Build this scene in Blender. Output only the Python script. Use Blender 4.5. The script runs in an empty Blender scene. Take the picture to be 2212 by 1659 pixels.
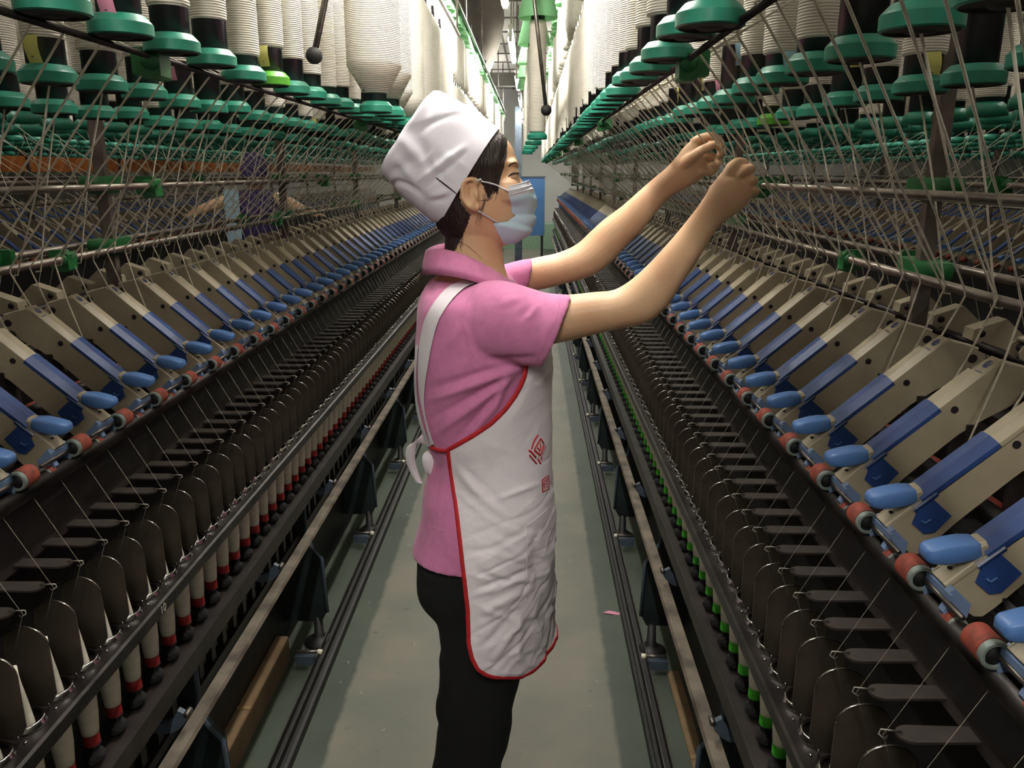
import bpy, bmesh, math, random
from mathutils import Vector, Matrix, noise
from mathutils.bvhtree import BVHTree

random.seed(7)
R = math.radians
SC = bpy.context.scene
COL = SC.collection

# ------------------------------------------------------------------ camera
XC = -0.148            # middle of the aisle
H = 1.51               # eye height of the photographer
F_PX, IMG_W, IMG_H = 1750.0, 2212, 1659
cam_data = bpy.data.cameras.new('camera')
cam_data.sensor_fit = 'HORIZONTAL'
cam_data.sensor_width = 36.0
cam_data.lens = F_PX / IMG_W * 36.0
cam_data.clip_start = 0.02
cam_data.clip_end = 100
cam = bpy.data.objects.new('camera', cam_data)
COL.objects.link(cam)
cam.location = (0, 0, H)
YAW, PITCH = R(1.33015), R(14.65086)
cam.rotation_euler = (math.pi/2 - PITCH, 0, YAW)
SC.camera = cam

# ------------------------------------------------------------------ world, exposure
SC.view_settings.view_transform = 'Standard'
SC.view_settings.look = 'None'
SC.view_settings.exposure = 0.0
SC.view_settings.gamma = 1.0
SC.view_settings.use_curve_mapping = False
world = bpy.data.worlds.new('world')
SC.world = world
world.use_nodes = True
world.node_tree.nodes['Background'].inputs[0].default_value = (0.75, 0.8, 0.72, 1)
world.node_tree.nodes['Background'].inputs[1].default_value = 0.012
TUBE_POWER = 205.0       # emission strength of the fluorescent tubes
SC.cycles.max_bounces = 6
SC.cycles.diffuse_bounces = 3
SC.cycles.glossy_bounces = 2
SC.cycles.use_adaptive_sampling = True
SC.cycles.sample_clamp_indirect = 6.0

# photo pixel -> point of the real scene on a plane Y = const (used to place bodies at their measured spots)
_f = Vector((-math.sin(YAW)*math.cos(PITCH), math.cos(YAW)*math.cos(PITCH), -math.sin(PITCH)))
_r = Vector((math.cos(YAW), math.sin(YAW), 0))
_u = _r.cross(_f)
O = Vector((0, 0, H))
def ray(px, py):
    return _r*((px-IMG_W/2)/F_PX) - _u*((py-IMG_H/2)/F_PX) + _f
def at(px, py, Y):
    k = ray(px, py); return O + k*(Y/k.y)
def atX(px, py, X):
    k = ray(px, py); return O + k*(X/k.x)

# ------------------------------------------------------------------ materials
def lin(c):
    return tuple((x/12.92 if x <= .04045 else ((x+.055)/1.055)**2.4) for x in c)
def rgb(h):
    return lin(tuple(int(h[i:i+2], 16)/255 for i in (0, 2, 4)))
MATS = {}
def mat(name, hexc, rough=.5, metal=0.0, noise_amt=.12, scale=30.0, bump=0.0, bump_scale=None, emit=None, trans=0.0,
        alpha=1.0, sheen=0.0, subsurf=0.0, hex2=None, spec=.5, stretch=None):
    if name in MATS: return MATS[name]
    m = bpy.data.materials.new(name); m.use_nodes = True
    nt = m.node_tree; b = nt.nodes['Principled BSDF']
    c = rgb(hexc)
    b.inputs['Base Color'].default_value = (*c, 1)
    b.inputs['Roughness'].default_value = rough
    b.inputs['Metallic'].default_value = metal
    b.inputs['Specular IOR Level'].default_value = spec
    if trans: b.inputs['Transmission Weight'].default_value = trans
    if alpha < 1: b.inputs['Alpha'].default_value = alpha
    if sheen: b.inputs['Sheen Weight'].default_value = sheen
    if subsurf:
        b.inputs['Subsurface Weight'].default_value = subsurf
        b.inputs['Subsurface Radius'].default_value = (.012, .006, .003)
    if emit:
        b.inputs['Emission Color'].default_value = (*emit[0], 1)
        b.inputs['Emission Strength'].default_value = emit[1]
    tc = nt.nodes.new('ShaderNodeTexCoord')
    vec = tc.outputs['Object']
    if stretch:
        mp = nt.nodes.new('ShaderNodeMapping'); mp.inputs['Scale'].default_value = stretch
        nt.links.new(vec, mp.inputs['Vector']); vec = mp.outputs['Vector']
    if noise_amt or hex2:
        n = nt.nodes.new('ShaderNodeTexNoise'); n.inputs['Scale'].default_value = scale
        n.inputs['Detail'].default_value = 5
        nt.links.new(vec, n.inputs['Vector'])
        mx = nt.nodes.new('ShaderNodeMix'); mx.data_type = 'RGBA'
        c2 = rgb(hex2) if hex2 else tuple(max(0, x*(1-noise_amt*2)) for x in c)
        mx.inputs['A'].default_value = (*c2, 1)
        mx.inputs['B'].default_value = (*c, 1)
        rp = nt.nodes.new('ShaderNodeMapRange')
        rp.inputs['From Min'].default_value = .35; rp.inputs['From Max'].default_value = .6
        nt.links.new(n.outputs['Fac'], rp.inputs['Value'])
        nt.links.new(rp.outputs['Result'], mx.inputs['Factor'])
        nt.links.new(mx.outputs['Result'], b.inputs['Base Color'])
    if bump:
        n2 = nt.nodes.new('ShaderNodeTexNoise'); n2.inputs['Scale'].default_value = bump_scale or scale*3
        n2.inputs['Detail'].default_value = 6
        nt.links.new(vec, n2.inputs['Vector'])
        bp = nt.nodes.new('ShaderNodeBump'); bp.inputs['Strength'].default_value = bump
        bp.inputs['Distance'].default_value = .01
        nt.links.new(n2.outputs['Fac'], bp.inputs['Height'])
        nt.links.new(bp.outputs['Normal'], b.inputs['Normal'])
    MATS[name] = m
    return m

def roving_mat():
    """wound white roving: fine horizontal coils as bump"""
    m = mat('wound_roving', 'e9e1d2', .85, 0, .05, 12)
    nt = m.node_tree; b = nt.nodes['Principled BSDF']
    tc = nt.nodes.new('ShaderNodeTexCoord')
    w = nt.nodes.new('ShaderNodeTexWave'); w.wave_type = 'BANDS'; w.bands_direction = 'Z'
    w.inputs['Scale'].default_value = 88; w.inputs['Distortion'].default_value = .25
    nt.links.new(tc.outputs['Object'], w.inputs['Vector'])
    bp = nt.nodes.new('ShaderNodeBump'); bp.inputs['Strength'].default_value = .7; bp.inputs['Distance'].default_value = .0014
    nt.links.new(w.outputs['Fac'], bp.inputs['Height'])
    nt.links.new(bp.outputs['Normal'], b.inputs['Normal'])
    return m
M_ROV = roving_mat()
M_TUBE = mat('black_tube', '232125', .32, 0, .1)
M_TEAL = mat('teal_plastic', '25856d', .4, 0, .12, 40)
M_LIME = mat('lime_plastic', '55a72a', .4, 0, .12, 40)
M_HOLE = mat('black_rubber_and_hole_shade', '0c0b0c', .7, 0, 0)
M_CREAM = mat('cream_painted_steel', 'a2967f', .45, 0, .06, 25, bump=.05)
M_BLUE = mat('blue_plastic', '28437c', .45, 0, .1, 30, bump=.06)
M_BLUEL = mat('blue_grip_plastic', '4a6fa6', .42, 0, .1, 30)
M_BLUEG = mat('grey_blue_plastic', '6c80a2', .4, 0, .1)
M_CLIP = mat('translucent_blue_clip', '1e3361', .3, 0, .1)
M_COT = mat('red_roller_cot', '8c3a28', .75, 0, .25, 60)
M_RING = mat('polished_steel', 'b8b4b0', .18, 1, .1)
M_STEEL = mat('worn_steel', '77716b', .38, .85, .2, 30)
M_DSTEEL = mat('dark_oily_steel', '2b2624', .42, .55, .35, 20, bump=.1)
M_BLACK = mat('black_enamel', '110f0e', .55, 0, .3, 15, bump=.1)
M_BROWN = mat('brown_dusty_enamel', '28211e', .5, .1, .35, 15, bump=.1)
M_PLATE = mat('dark_separator_plate', '4a4239', .38, .5, .3, 12)
M_LAPP = mat('brown_lappet', '2e2622', .6, .1, .25, 25)
M_STRIP = mat('worn_aluminium_strip', '8a7f71', .5, .5, .3, 14)
M_GREENC = mat('green_clamp_plastic', '1f6b34', .45, 0, .2, 40)
M_ROD = mat('brushed_rod', '8a8176', .36, .8, .15, 30)
M_POST = mat('painted_post', '70645a', .6, .1, .25, 20)
M_COP = mat('white_cop_yarn', 'e6e0cc', .8, 0, .06, 60, bump=.1)
M_RED = mat('red_band', '8c1d1c', .5, 0, .1)
M_GREENB = mat('green_band', '3fae22', .5, 0, .1)
M_STRAND = mat('roving_strand', 'e6ddc9', .9, 0, .12, 60)
M_YARN = mat('thin_yarn', '8d8375', .9, 0, 0)
M_FLUFF = mat('dark_fluff', '13110f', .95, 0, .4, 30, bump=.6, bump_scale=120)
M_CAST = mat('dark_green_cast_iron', '1e2b2a', .55, .1, .3, 12, bump=.1)
M_CASTE = mat('grey_blue_painted_steel', '4c5866', .5, .1, .2, 12)
M_PINKP = mat('pink_paper', 'd98ea8', .8, 0, .05)
M_YELP = mat('yellow_paper', 'd8d27a', .8, 0, .05)
M_BLUP = mat('pale_blue_paper', '9cc3d6', .8, 0, .05)
M_INK = mat('ink', '26222a', .7, 0, 0)
M_CARTON = mat('cardboard', '7c6448', .85, 0, .15, 10)
M_LOGO = mat('printed_blue_mark', '46568c', .6, 0, 0)
M_SLOTG = mat('dusty_green_fitting', '76807a', .5, .2, .2)

# ------------------------------------------------------------------ mesh helpers
class MB:
    def __init__(s): s.v = []; s.f = []; s.mi = []; s.mats = []; s.sm = []
    def m(s, material):
        if material not in s.mats: s.mats.append(material)
        return s.mats.index(material)
    def add(s, vs, fs, material, smooth=False):
        k = len(s.v); i = s.m(material)
        s.v += [tuple(v) for v in vs]
        for f in fs:
            s.f.append(tuple(k+j for j in f)); s.mi.append(i); s.sm.append(smooth)
        return s
    def box(s, x0, x1, y0, y1, z0, z1, material, bevel=0):
        if bevel:
            b = bevel
            poly = [(x0+b, z0), (x1-b, z0), (x1, z0+b), (x1, z1-b), (x1-b, z1), (x0+b, z1), (x0, z1-b), (x0, z0+b)]
            return s.prism(poly, y0, y1, material)
        vs = [(x, y, z) for x in (x0, x1) for y in (y0, y1) for z in (z0, z1)]
        return s.add(vs, [(0, 1, 3, 2), (4, 6, 7, 5), (0, 4, 5, 1), (2, 3, 7, 6), (0, 2, 6, 4), (1, 5, 7, 3)], material)
    def prism(s, poly, y0, y1, material, smooth=False, ch=0):
        """polygon in (x,z) extruded along y; ch = chamfer along the two rims"""
        n = len(poly)
        if ch:
            cx = sum(p[0] for p in poly)/n; cz = sum(p[1] for p in poly)/n
            def sh(k):
                out = []
                for p in poly:
                    d = math.hypot(p[0]-cx, p[1]-cz) or 1
                    out.append((p[0]-(p[0]-cx)/d*k, p[1]-(p[1]-cz)/d*k))
                return out
            rings = [(y0, sh(ch)), (y0+ch, poly), (y1-ch, poly), (y1, sh(ch))]
        else:
            rings = [(y0, poly), (y1, poly)]
        vs = [(p[0], y, p[1]) for y, pl in rings for p in pl]
        fs = []
        for r_ in range(len(rings)-1):
            for i in range(n):
                j = (i+1) % n
                fs.append((r_*n+i, r_*n+j, (r_+1)*n+j, (r_+1)*n+i))
        fs.append(tuple(range(n-1, -1, -1))); fs.append(tuple(range((len(rings)-1)*n, len(rings)*n)))
        return s.add(vs, fs, material, smooth)
    def lathe(s, prof, c, material, n=16, axis='z', smooth=True, cap=True):
        """prof = [(r, h)...] turned about an axis through c"""
        vs = []; fs = []
        for r_, h in prof:
            for i in range(n):
                a = 2*math.pi*i/n; p, q = r_*math.cos(a), r_*math.sin(a)
                if axis == 'z': vs.append((c[0]+p, c[1]+q, c[2]+h))
                elif axis == 'y': vs.append((c[0]+p, c[1]+h, c[2]+q))
                else: vs.append((c[0]+h, c[1]+p, c[2]+q))
        for k in range(len(prof)-1):
            for i in range(n):
                j = (i+1) % n
                fs.append((k*n+i, k*n+j, (k+1)*n+j, (k+1)*n+i))
        if cap:
            fs.append(tuple(range(n-1, -1, -1))); fs.append(tuple(range((len(prof)-1)*n, len(prof)*n)))
        return s.add(vs, fs, material, smooth)
    def bands(s, prof, c, material, n=24, axis='z'):
        for a, b_ in zip(prof, prof[1:]): s.lathe([a, b_], c, material, n, axis, True, False)
        return s
    def tube(s, pts, r, material, n=6, smooth=True, closed=False):
        pts = [Vector(p) for p in pts]; vs = []; fs = []
        prev = None; m_ = len(pts)
        for k, p in enumerate(pts):
            if closed: t = pts[(k+1) % m_]-pts[k-1]
            else: t = (pts[min(k+1, m_-1)]-pts[max(k-1, 0)])
            t = t.normalized() if t.length > 1e-9 else Vector((0, 0, 1))
            if prev is None:
                a = t.cross(Vector((0, 0, 1)))
                if a.length < 1e-3: a = t.cross(Vector((1, 0, 0)))
            else: a = prev - t*prev.dot(t)
            a.normalize(); prev = a; b = t.cross(a)
            rr = r[k] if isinstance(r, (list, tuple)) else r
            for i in range(n):
                an = 2*math.pi*i/n
                vs.append(p + (a*math.cos(an)+b*math.sin(an))*rr)
        rng = m_ if closed else m_-1
        for k in range(rng):
            k2 = (k+1) % m_
            for i in range(n):
                j = (i+1) % n
                fs.append((k*n+i, k*n+j, k2*n+j, k2*n+i))
        if not closed:
            fs.append(tuple(range(n-1, -1, -1))); fs.append(tuple(range((m_-1)*n, m_*n)))
        return s.add(vs, fs, material, smooth)
    def grid(s, rows, material, smooth=True, wrap=False):
        n = len(rows[0]); vs = [p for r_ in rows for p in r_]; fs = []
        for k in range(len(rows)-1):
            for i in range(n if wrap else n-1):
                j = (i+1) % n
                fs.append((k*n+i, k*n+j, (k+1)*n+j, (k+1)*n+i))
        return s.add(vs, fs, material, smooth)
    def merge(s, other, off=(0, 0, 0)):
        k = len(s.v)
        s.v += [(v[0]+off[0], v[1]+off[1], v[2]+off[2]) for v in other.v]
        mp = [s.m(m_) for m_ in other.mats]
        for f, i, q in zip(other.f, other.mi, other.sm):
            s.f.append(tuple(k+j for j in f)); s.mi.append(mp[i]); s.sm.append(q)
        return s
    def mesh(s, name):
        me = bpy.data.meshes.new(name)
        me.from_pydata(s.v, [], s.f)
        for m_ in s.mats: me.materials.append(m_)
        me.polygons.foreach_set('material_index', s.mi)
        me.polygons.foreach_set('use_smooth', s.sm)
        me.update()
        bm = bmesh.new(); bm.from_mesh(me); bmesh.ops.recalc_face_normals(bm, faces=bm.faces); bm.to_mesh(me); bm.free()
        return me
    def build(s, name, parent=None):
        return link(name, s.mesh(name), parent)
def link(name, me, parent=None, loc=None):
    o = bpy.data.objects.new(name, me); COL.objects.link(o)
    if parent: o.parent = parent
    if loc is not None: o.location = loc
    return o
def empty(name, loc=(0, 0, 0), parent=None):
    return link(name, None, parent, loc)
def tag(o, label, cat, group=None, kind=None):
    o['label'] = label; o['category'] = cat
    if group: o['group'] = group
    if kind: o['kind'] = kind
    return o
def structure(o, label=None):
    o['kind'] = 'structure'
    if label: o['label'] = label
    return o
ORD = ['first', 'second', 'third', 'fourth', 'fifth', 'sixth', 'seventh', 'eighth', 'ninth', 'tenth', 'eleventh', 'twelfth',
       'thirteenth', 'fourteenth', 'fifteenth', 'sixteenth', 'seventeenth', 'eighteenth', 'nineteenth', 'twentieth']

# ------------------------------------------------------------------ the hall
Y0, YE = -0.6, 13.45           # start and end of the spinning frames
def floor_mat():
    m = mat('floor_paint', '414a3d', .62, 0, .25, 2.2, hex2='333b31', bump=.04, bump_scale=60)
    nt = m.node_tree; b = nt.nodes['Principled BSDF']
    src = b.inputs['Base Color'].links[0].from_socket
    tc = nt.nodes.new('ShaderNodeTexCoord'); sx = nt.nodes.new('ShaderNodeSeparateXYZ')
    nt.links.new(tc.outputs['Object'], sx.inputs[0])
    nz = nt.nodes.new('ShaderNodeTexNoise'); nz.inputs['Scale'].default_value = 16; nz.inputs['Detail'].default_value = 8
    nt.links.new(tc.outputs['Object'], nz.inputs['Vector'])
    def mth(op, a, b_=None):
        n = nt.nodes.new('ShaderNodeMath'); n.operation = op
        for i, v in enumerate((a, b_)):
            if v is None: continue
            if isinstance(v, (int, float)): n.inputs[i].default_value = v
            else: nt.links.new(v, n.inputs[i])
        return n.outputs[0]
    ax = mth('ABSOLUTE', mth('SUBTRACT', sx.outputs['X'], XC))
    ax = mth('ADD', ax, mth('MULTIPLY', mth('SUBTRACT', nz.outputs['Fac'], .5), .022))
    mr = nt.nodes.new('ShaderNodeMapRange'); mr.inputs['From Min'].default_value = .385; mr.inputs['From Max'].default_value = .40
    mr.inputs['To Min'].default_value = 1; mr.inputs['To Max'].default_value = 0
    nt.links.new(ax, mr.inputs['Value'])
    n3 = nt.nodes.new('ShaderNodeTexNoise'); n3.inputs['Scale'].default_value = 3.5; n3.inputs['Detail'].default_value = 7
    nt.links.new(tc.outputs['Object'], n3.inputs['Vector'])
    cr = nt.nodes.new('ShaderNodeMix'); cr.data_type = 'RGBA'
    cr.inputs['A'].default_value = (*rgb('636559'), 1); cr.inputs['B'].default_value = (*rgb('736f61'), 1)
    r3 = nt.nodes.new('ShaderNodeMapRange'); r3.inputs['From Min'].default_value = .4; r3.inputs['From Max'].default_value = .62
    nt.links.new(n3.outputs['Fac'], r3.inputs['Value']); nt.links.new(r3.outputs['Result'], cr.inputs['Factor'])
    mx = nt.nodes.new('ShaderNodeMix'); mx.data_type = 'RGBA'
    nt.links.new(mr.outputs['Result'], mx.inputs['Factor'])
    nt.links.new(src, mx.inputs['A']); nt.links.new(cr.outputs['Result'], mx.inputs['B'])
    # small dark specks of grime
    vo = nt.nodes.new('ShaderNodeTexNoise'); vo.inputs['Scale'].default_value = 26; vo.inputs['Detail'].default_value = 3
    nt.links.new(tc.outputs['Object'], vo.inputs['Vector'])
    r4 = nt.nodes.new('ShaderNodeMapRange'); r4.inputs['From Min'].default_value = .68; r4.inputs['From Max'].default_value = .76
    nt.links.new(vo.outputs['Fac'], r4.inputs['Value'])
    m4 = nt.nodes.new('ShaderNodeMix'); m4.data_type = 'RGBA'; m4.inputs['B'].default_value = (*rgb('43443c'), 1)
    nt.links.new(mth('MULTIPLY', r4.outputs['Result'], .6), m4.inputs['Factor']); nt.links.new(mx.outputs['Result'], m4.inputs['A'])
    nt.links.new(m4.outputs['Result'], b.inputs['Base Color'])
    return m
structure(MB().box(-7, 7, -3, 18, -.1, 0, floor_mat()).build('floor'), 'concrete floor painted green with a worn grey walkway down the aisle')
M_CEIL = mat('ceiling_panel', 'b3b0a8', .8, 0, .08, 2)
M_WALL = mat('white_wall', 'd2d1cb', .85, 0, .06, 1.5)
M_SEAM = mat('ceiling_seam', '5c5852', .8, 0, .1)
cb = MB().box(-7, 7, -3, 18, 3.2, 3.3, M_CEIL)
for i in range(22): cb.box(-7, 7, -2.5+i*.95, -2.47+i*.95, 3.185, 3.2, M_SEAM)
for i in range(12): cb.box(-6.4+i*1.2, -6.37+i*1.2, -3, 18, 3.19, 3.2, M_SEAM)
structure(cb.build('ceiling'), 'grey panelled ceiling')
structure(MB().box(-7, 7, 18, 18.1, 0, 3.2, M_WALL).build('wall_far'))
structure(MB().box(-7, 7, -3.1, -3, 0, 3.2, M_WALL).build('wall_near'))
M_WALLS = mat('grey_green_wall', '55564b', .85, 0, .1, 2)
structure(MB().box(-7.1, -7, -3, 18, 0, 3.2, M_WALLS).build('wall_left'))
structure(MB().box(7, 7.1, -3, 18, 0, 3.2, M_WALLS).build('wall_right'))
M_BEAM = mat('white_painted_beam', 'd9d8d4', .6, 0, .05)
structure(MB().box(-7, 7, 12.4, 12.6, 2.72, 2.9, M_SEAM).build('trim_1'), 'dark ceiling beam at the far end')

# fluorescent battens above the aisles
M_LAMP = mat('lit_fluorescent_tube', 'ffffff', .4, 0, 0, emit=((1.0, .97, .90), TUBE_POWER))
M_LAMP2 = mat('weaker_fluorescent_tube', 'ffffff', .4, 0, 0, emit=((1.0, .97, .90), 50.0))
M_BATTEN = mat('white_lamp_batten', 'dedcd2', .5, 0, .04)
lamp_me = MB().lathe([(.019, -.56), (.019, .56)], (0, 0, 0), M_LAMP, 12, 'y').mesh('tube')
lamp2_me = MB().lathe([(.019, -.56), (.019, .56)], (0, 0, 0), M_LAMP2, 12, 'y').mesh('tube')
bat_me = MB().box(-.016, .016, -.6, .6, .055, .085, M_BATTEN).box(-.012, .012, -.6, -.565, -.02, .055, M_BATTEN).box(-.012, .012, .565, .6, -.02, .055, M_BATTEN).mesh('batten')
rod_me = MB().tube([(0, -.4, .075), (0, -.4, .83)], .006, M_STEEL).tube([(0, .4, .075), (0, .4, .83)], .006, M_STEEL).mesh('hanger')
ai = 0
for ax, aname in ((0, 'the middle aisle'), (-1.7, 'the aisle left of the left frame'), (1.7, 'the aisle right of the right frame')):
    for k in range(8):  # rows run past the frames; last lamps added to brighten the far wall
        y = -.4+2.3*k
        e = empty('ceiling_lamp', (XC+ax, y, 2.39))
        vis = ax == 0 and k >= 2
        tag(e, ('lit fluorescent tube lamp over the middle aisle, %s from the camera' % ORD[k-2]) if vis else
            ('hanging fluorescent tube lamp over %s' % aname), 'lamp', 'fluorescent lamps over '+aname)
        link('tube', lamp_me if ax == 0 else lamp2_me, e); link('batten', bat_me, e); link('hanger', rod_me, e)

# ------------------------------------------------------------------ the spinning frames
VC = .85                          # machine centre line, measured from the aisle centre
def uv(*pts): return [(u-VC, z) for u, z in pts]
def arm_meshes():
    """one drafting arm; origin on the machine centre line, floor level; u grows away from the aisle"""
    w = .016
    side = uv((.754, 1.272), (.778, 1.268), (.793, 1.263), (.806, 1.254), (.811, 1.245), (.808, 1.236), (.795, 1.228), (.744, 1.198),
              (.713, 1.177), (.700, 1.165), (.650, 1.116), (.620, 1.083), (.609, 1.073), (.600, 1.073), (.588, 1.082), (.579, 1.091),
              (.568, 1.106), (.572, 1.111), (.745, 1.267))
    b = MB()
    b.prism(side, -w, -w+.0025, M_CREAM); b.prism(side, w-.0025, w, M_CREAM)
    # top plate, a folded channel with chamfered edges
    def top(u0, z0, u1, z1, lift, y0, y1, ch=.004, material=M_CREAM, th=.003, bb=b):
        dx, dz = u1-u0, z1-z0; L = math.hypot(dx, dz); nx, nz = -dz/L, dx/L
        rows = []
        for (u, z) in ((u0, z0), (u1, z1)):
            rows.append([(u-VC+nx*(lift-ch), y0, z+nz*(lift-ch)), (u-VC+nx*lift, y0+ch, z+nz*lift), (u-VC+nx*lift, y1-ch, z+nz*lift),
                         (u-VC+nx*(lift-ch), y1, z+nz*(lift-ch)), (u-VC-nx*th, y1, z-nz*th), (u-VC-nx*th, y0, z-nz*th)])
        bb.grid(rows, material, False, True)
        k = len(bb.v)-12; i = bb.m(material)
        bb.f += [tuple(range(k, k+6)), tuple(range(k+6, k+12))]; bb.mi += [i, i]; bb.sm += [False, False]
    top(.568, 1.106, .604, 1.138, .0015, -w, w)
    top(.604, 1.138, .735, 1.255, 0, -w, w)
    top(.728, 1.2485, .757, 1.2745, .0025, -w-.0005, w+.0005)
    top(.757, 1.2735, .800, 1.262, .001, -w, w, .002)
    # rear ears, black discs painting the shade inside the holes
    for (u, z, r_) in ((.793, 1.247, .0065), (.702, 1.210, .0048), (.628, 1.092, .0022)):
        b.lathe([(r_, -w-.0012), (r_, w+.0012)], (u-VC, 0, z), M_HOLE, 14, 'y', False)
    b.lathe([(.0026, -.0005), (.0026, .0012)], (.578-VC, 0, 1.1185), M_HOLE, 8, 'z', False)
    b.lathe([(.0022, -.0005), (.0022, .001)], (.765-VC, 0, 1.2745), M_HOLE, 8, 'z', False)
    # printed mark on the top
    def onaxis(t, dy, lift=.0045):
        u = .757+(.728-.757)*t; z = 1.2745+(1.2485-1.2745)*t
        return (u-VC-.667*lift, dy, z+.745*lift)
    ring = [onaxis(.35+.16*math.cos(a), .0062*math.sin(a), .0030) for a in [i*math.pi/8 for i in range(16)]]
    b.tube(ring, .0005, M_LOGO, 4, closed=True)
    b.tube([onaxis(.19, 0, .003), onaxis(.51, 0, .003)], .0006, M_LOGO, 4)
    b.tube([onaxis(.30, -.005, .003), onaxis(.48, .005, .003)], .0006, M_LOGO, 4)
    b.tube([onaxis(.30, .005, .003), onaxis(.48, -.005, .003)], .0006, M_LOGO, 4)
    b.tube([onaxis(.72, -.007, .003), onaxis(.72, .007, .003)], .0007, M_LOGO, 4)
    # blue lever strip lying in the channel
    def blade(bb, u0, z0, u1, z1, lift, material, th=.003):
        dx, dz = u1-u0, z1-z0; L = math.hypot(dx, dz); nx, nz = -dz/L, dx/L
        rows = []
        for (u, z) in ((u0, z0), (u1, z1)):
            rows.append([(u-VC+nx*k, y, z+nz*k) for k, y in ((.0005, -w-.0004), (.0025, -w-.0002), (lift-.001, -.0050), (lift, -.0035), (lift, w-.003), (lift-.002, w-.0008), (-th, w-.0008), (-th, -w-.0004))])
        bb.grid(rows, material, False, True); k = len(bb.v)-16; i = bb.m(material)
        bb.f += [tuple(range(k, k+8)), tuple(range(k+8, k+16))]; bb.mi += [i, i]; bb.sm += [False, False]
    blade(b, .683, 1.2085, .733, 1.2535, .0085, M_CREAM)
    body = b.mesh('drafting_arm')
    c = MB(); blade(c, .605, 1.1395, .684, 1.2095, .0100, M_BLUE)
    strip = c.mesh('lever_strip')
    # band and grip
    c = MB(); top(.600, 1.1435, .607, 1.1455, .0085, -.0125, .0125, .004, M_CREAM, .012, c)
    band = c.mesh('lever_band')
    g = MB(); rows = []
    prof = [(.602, 1.1500, 1.1345, .0115), (.597, 1.1525, 1.1325, .0125), (.585, 1.1525, 1.1290, .0132), (.570, 1.1495, 1.1265, .0132), (.560, 1.1465, 1.1265, .0130),
            (.5525, 1.1440, 1.1275, .0122), (.5490, 1.1415, 1.1300, .0100), (.5480, 1.1380, 1.1335, .0060)]
    for (u, zt, zb, hw) in prof:
        zm = (zt+zb)/2; hz = (zt-zb)/2; r_ = []
        for i in range(14):
            a = 2*math.pi*i/14; ca, sa = math.cos(a), math.sin(a)
            r_.append((u-VC, hw*math.copysign(abs(ca)**.32, ca), zm+hz*math.copysign(abs(sa)**.38, sa)))
        rows.append(r_)
    g.grid(rows, M_BLUEL, True, True); n = len(rows[0])
    g.add(rows[0], [tuple(range(n))], M_BLUEL); g.add(rows[-1], [tuple(range(n))], M_BLUEL)
    grip = g.mesh('lever_grip')
    # clip straddling the nose
    c = MB()
    for sgn in (-1, 1):
        y0 = sgn*w; y1 = sgn*(w+.002)
        c.prism(uv((.600, 1.128), (.617, 1.1425), (.640, 1.1225), (.623, 1.101), (.611, 1.099), (.596, 1.112)), min(y0, y1), max(y0, y1), M_BLUE)
    top(.596, 1.1285, .620, 1.150, .003, -w-.002, w+.002, .003, M_CLIP, .003, c)
    c.tube([(.616-VC, -w-.0025, 1.118), (.610-VC, -w-.0025, 1.113), (.606-VC, -w-.0025, 1.116)], .0012, M_BLUEL, 5)
    clip = c.mesh('clip')
    # roller carrier, axle and two top rollers
    c = MB()
    c.prism(uv((.566, 1.104), (.572, 1.109), (.590, 1.092), (.588, 1.078), (.580, 1.066), (.568, 1.072), (.563, 1.083), (.566, 1.090), (.572, 1.089), (.570, 1.097)), -.026, -.0165, M_BLUEG)
    c.prism(uv((.566, 1.104), (.572, 1.109), (.590, 1.092), (.588, 1.078), (.580, 1.066), (.568, 1.072), (.563, 1.083), (.566, 1.090), (.572, 1.089), (.570, 1.097)), .0165, .020, M_BLUEG)
    c.box(.5655-VC, .569-VC, -.030, .020, 1.097, 1.104, M_BLUEG)
    c.lathe([(.003, -.056), (.003, .056)], (.566-VC, 0, 1.094), M_STEEL, 8, 'y')
    carrier = c.mesh('roller_carrier')
    c = MB()
    c.bands([(.0125, -.0125), (.0146, -.0115), (.0146, .0145), (.0125, .0150), (.0, .0150)], (0, 0, 0), M_COT, 20, 'y')
    c.bands([(.0140, -.0125), (.0140, -.0185), (.0128, -.0195), (.0102, -.0195), (.0098, -.0140)], (0, 0, 0), M_SLOTG, 20, 'y')
    c.lathe([(.0100, -.0165), (.0100, -.0140)], (0, 0, 0), M_HOLE, 14, 'y')
    roller = c.mesh('top_roller')
    c = MB()
    c.box(.640-VC, .700-VC, -.030, .030, 1.070, 1.098, M_BLACK, .004)
    c.lathe([(.012, -.028), (.012, .028)], (.655-VC, 0, 1.098), M_FLUFF, 10, 'y')
    c.lathe([(.013, -.052), (.0135, -.024), (.003, -.023), (.003, .023), (.0135, .024), (.013, .052)], (.712-VC, 0, 1.112), M_COT, 12, 'y')
    c.box(.720-VC, .745-VC, -.020, .020, 1.085, 1.190, M_BROWN)
    cradle = c.mesh('apron_cradle')
    return dict(body=body, strip=strip, band=band, grip=grip, clip=clip, carrier=carrier, roller=roller, cradle=cradle)
ARM = arm_meshes()
ROLL_AT = (.561-VC, 1.096)
def far_arm_mb():
    b = MB()
    side = uv((.754, 1.272), (.806, 1.254), (.808, 1.236), (.700, 1.165), (.620, 1.083), (.600, 1.073), (.568, 1.106))
    b.prism(side, -.016, .016, M_CREAM)
    b.prism(uv((.605, 1.1395), (.683, 1.2085), (.677, 1.215), (.599, 1.146)), -.014, .014, M_BLUE)
    b.prism(uv((.602, 1.150), (.602, 1.134), (.556, 1.127), (.551, 1.138), (.560, 1.147)), -.013, .013, M_BLUEL)
    b.lathe([(.0065, -.0172), (.0065, .0172)], (.793-VC, 0, 1.247), M_HOLE, 8, 'y')
    b.lathe([(.014, .02), (.014, .05)], (.561-VC, 0, 1.096), M_COT, 10, 'y')
    return b
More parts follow.
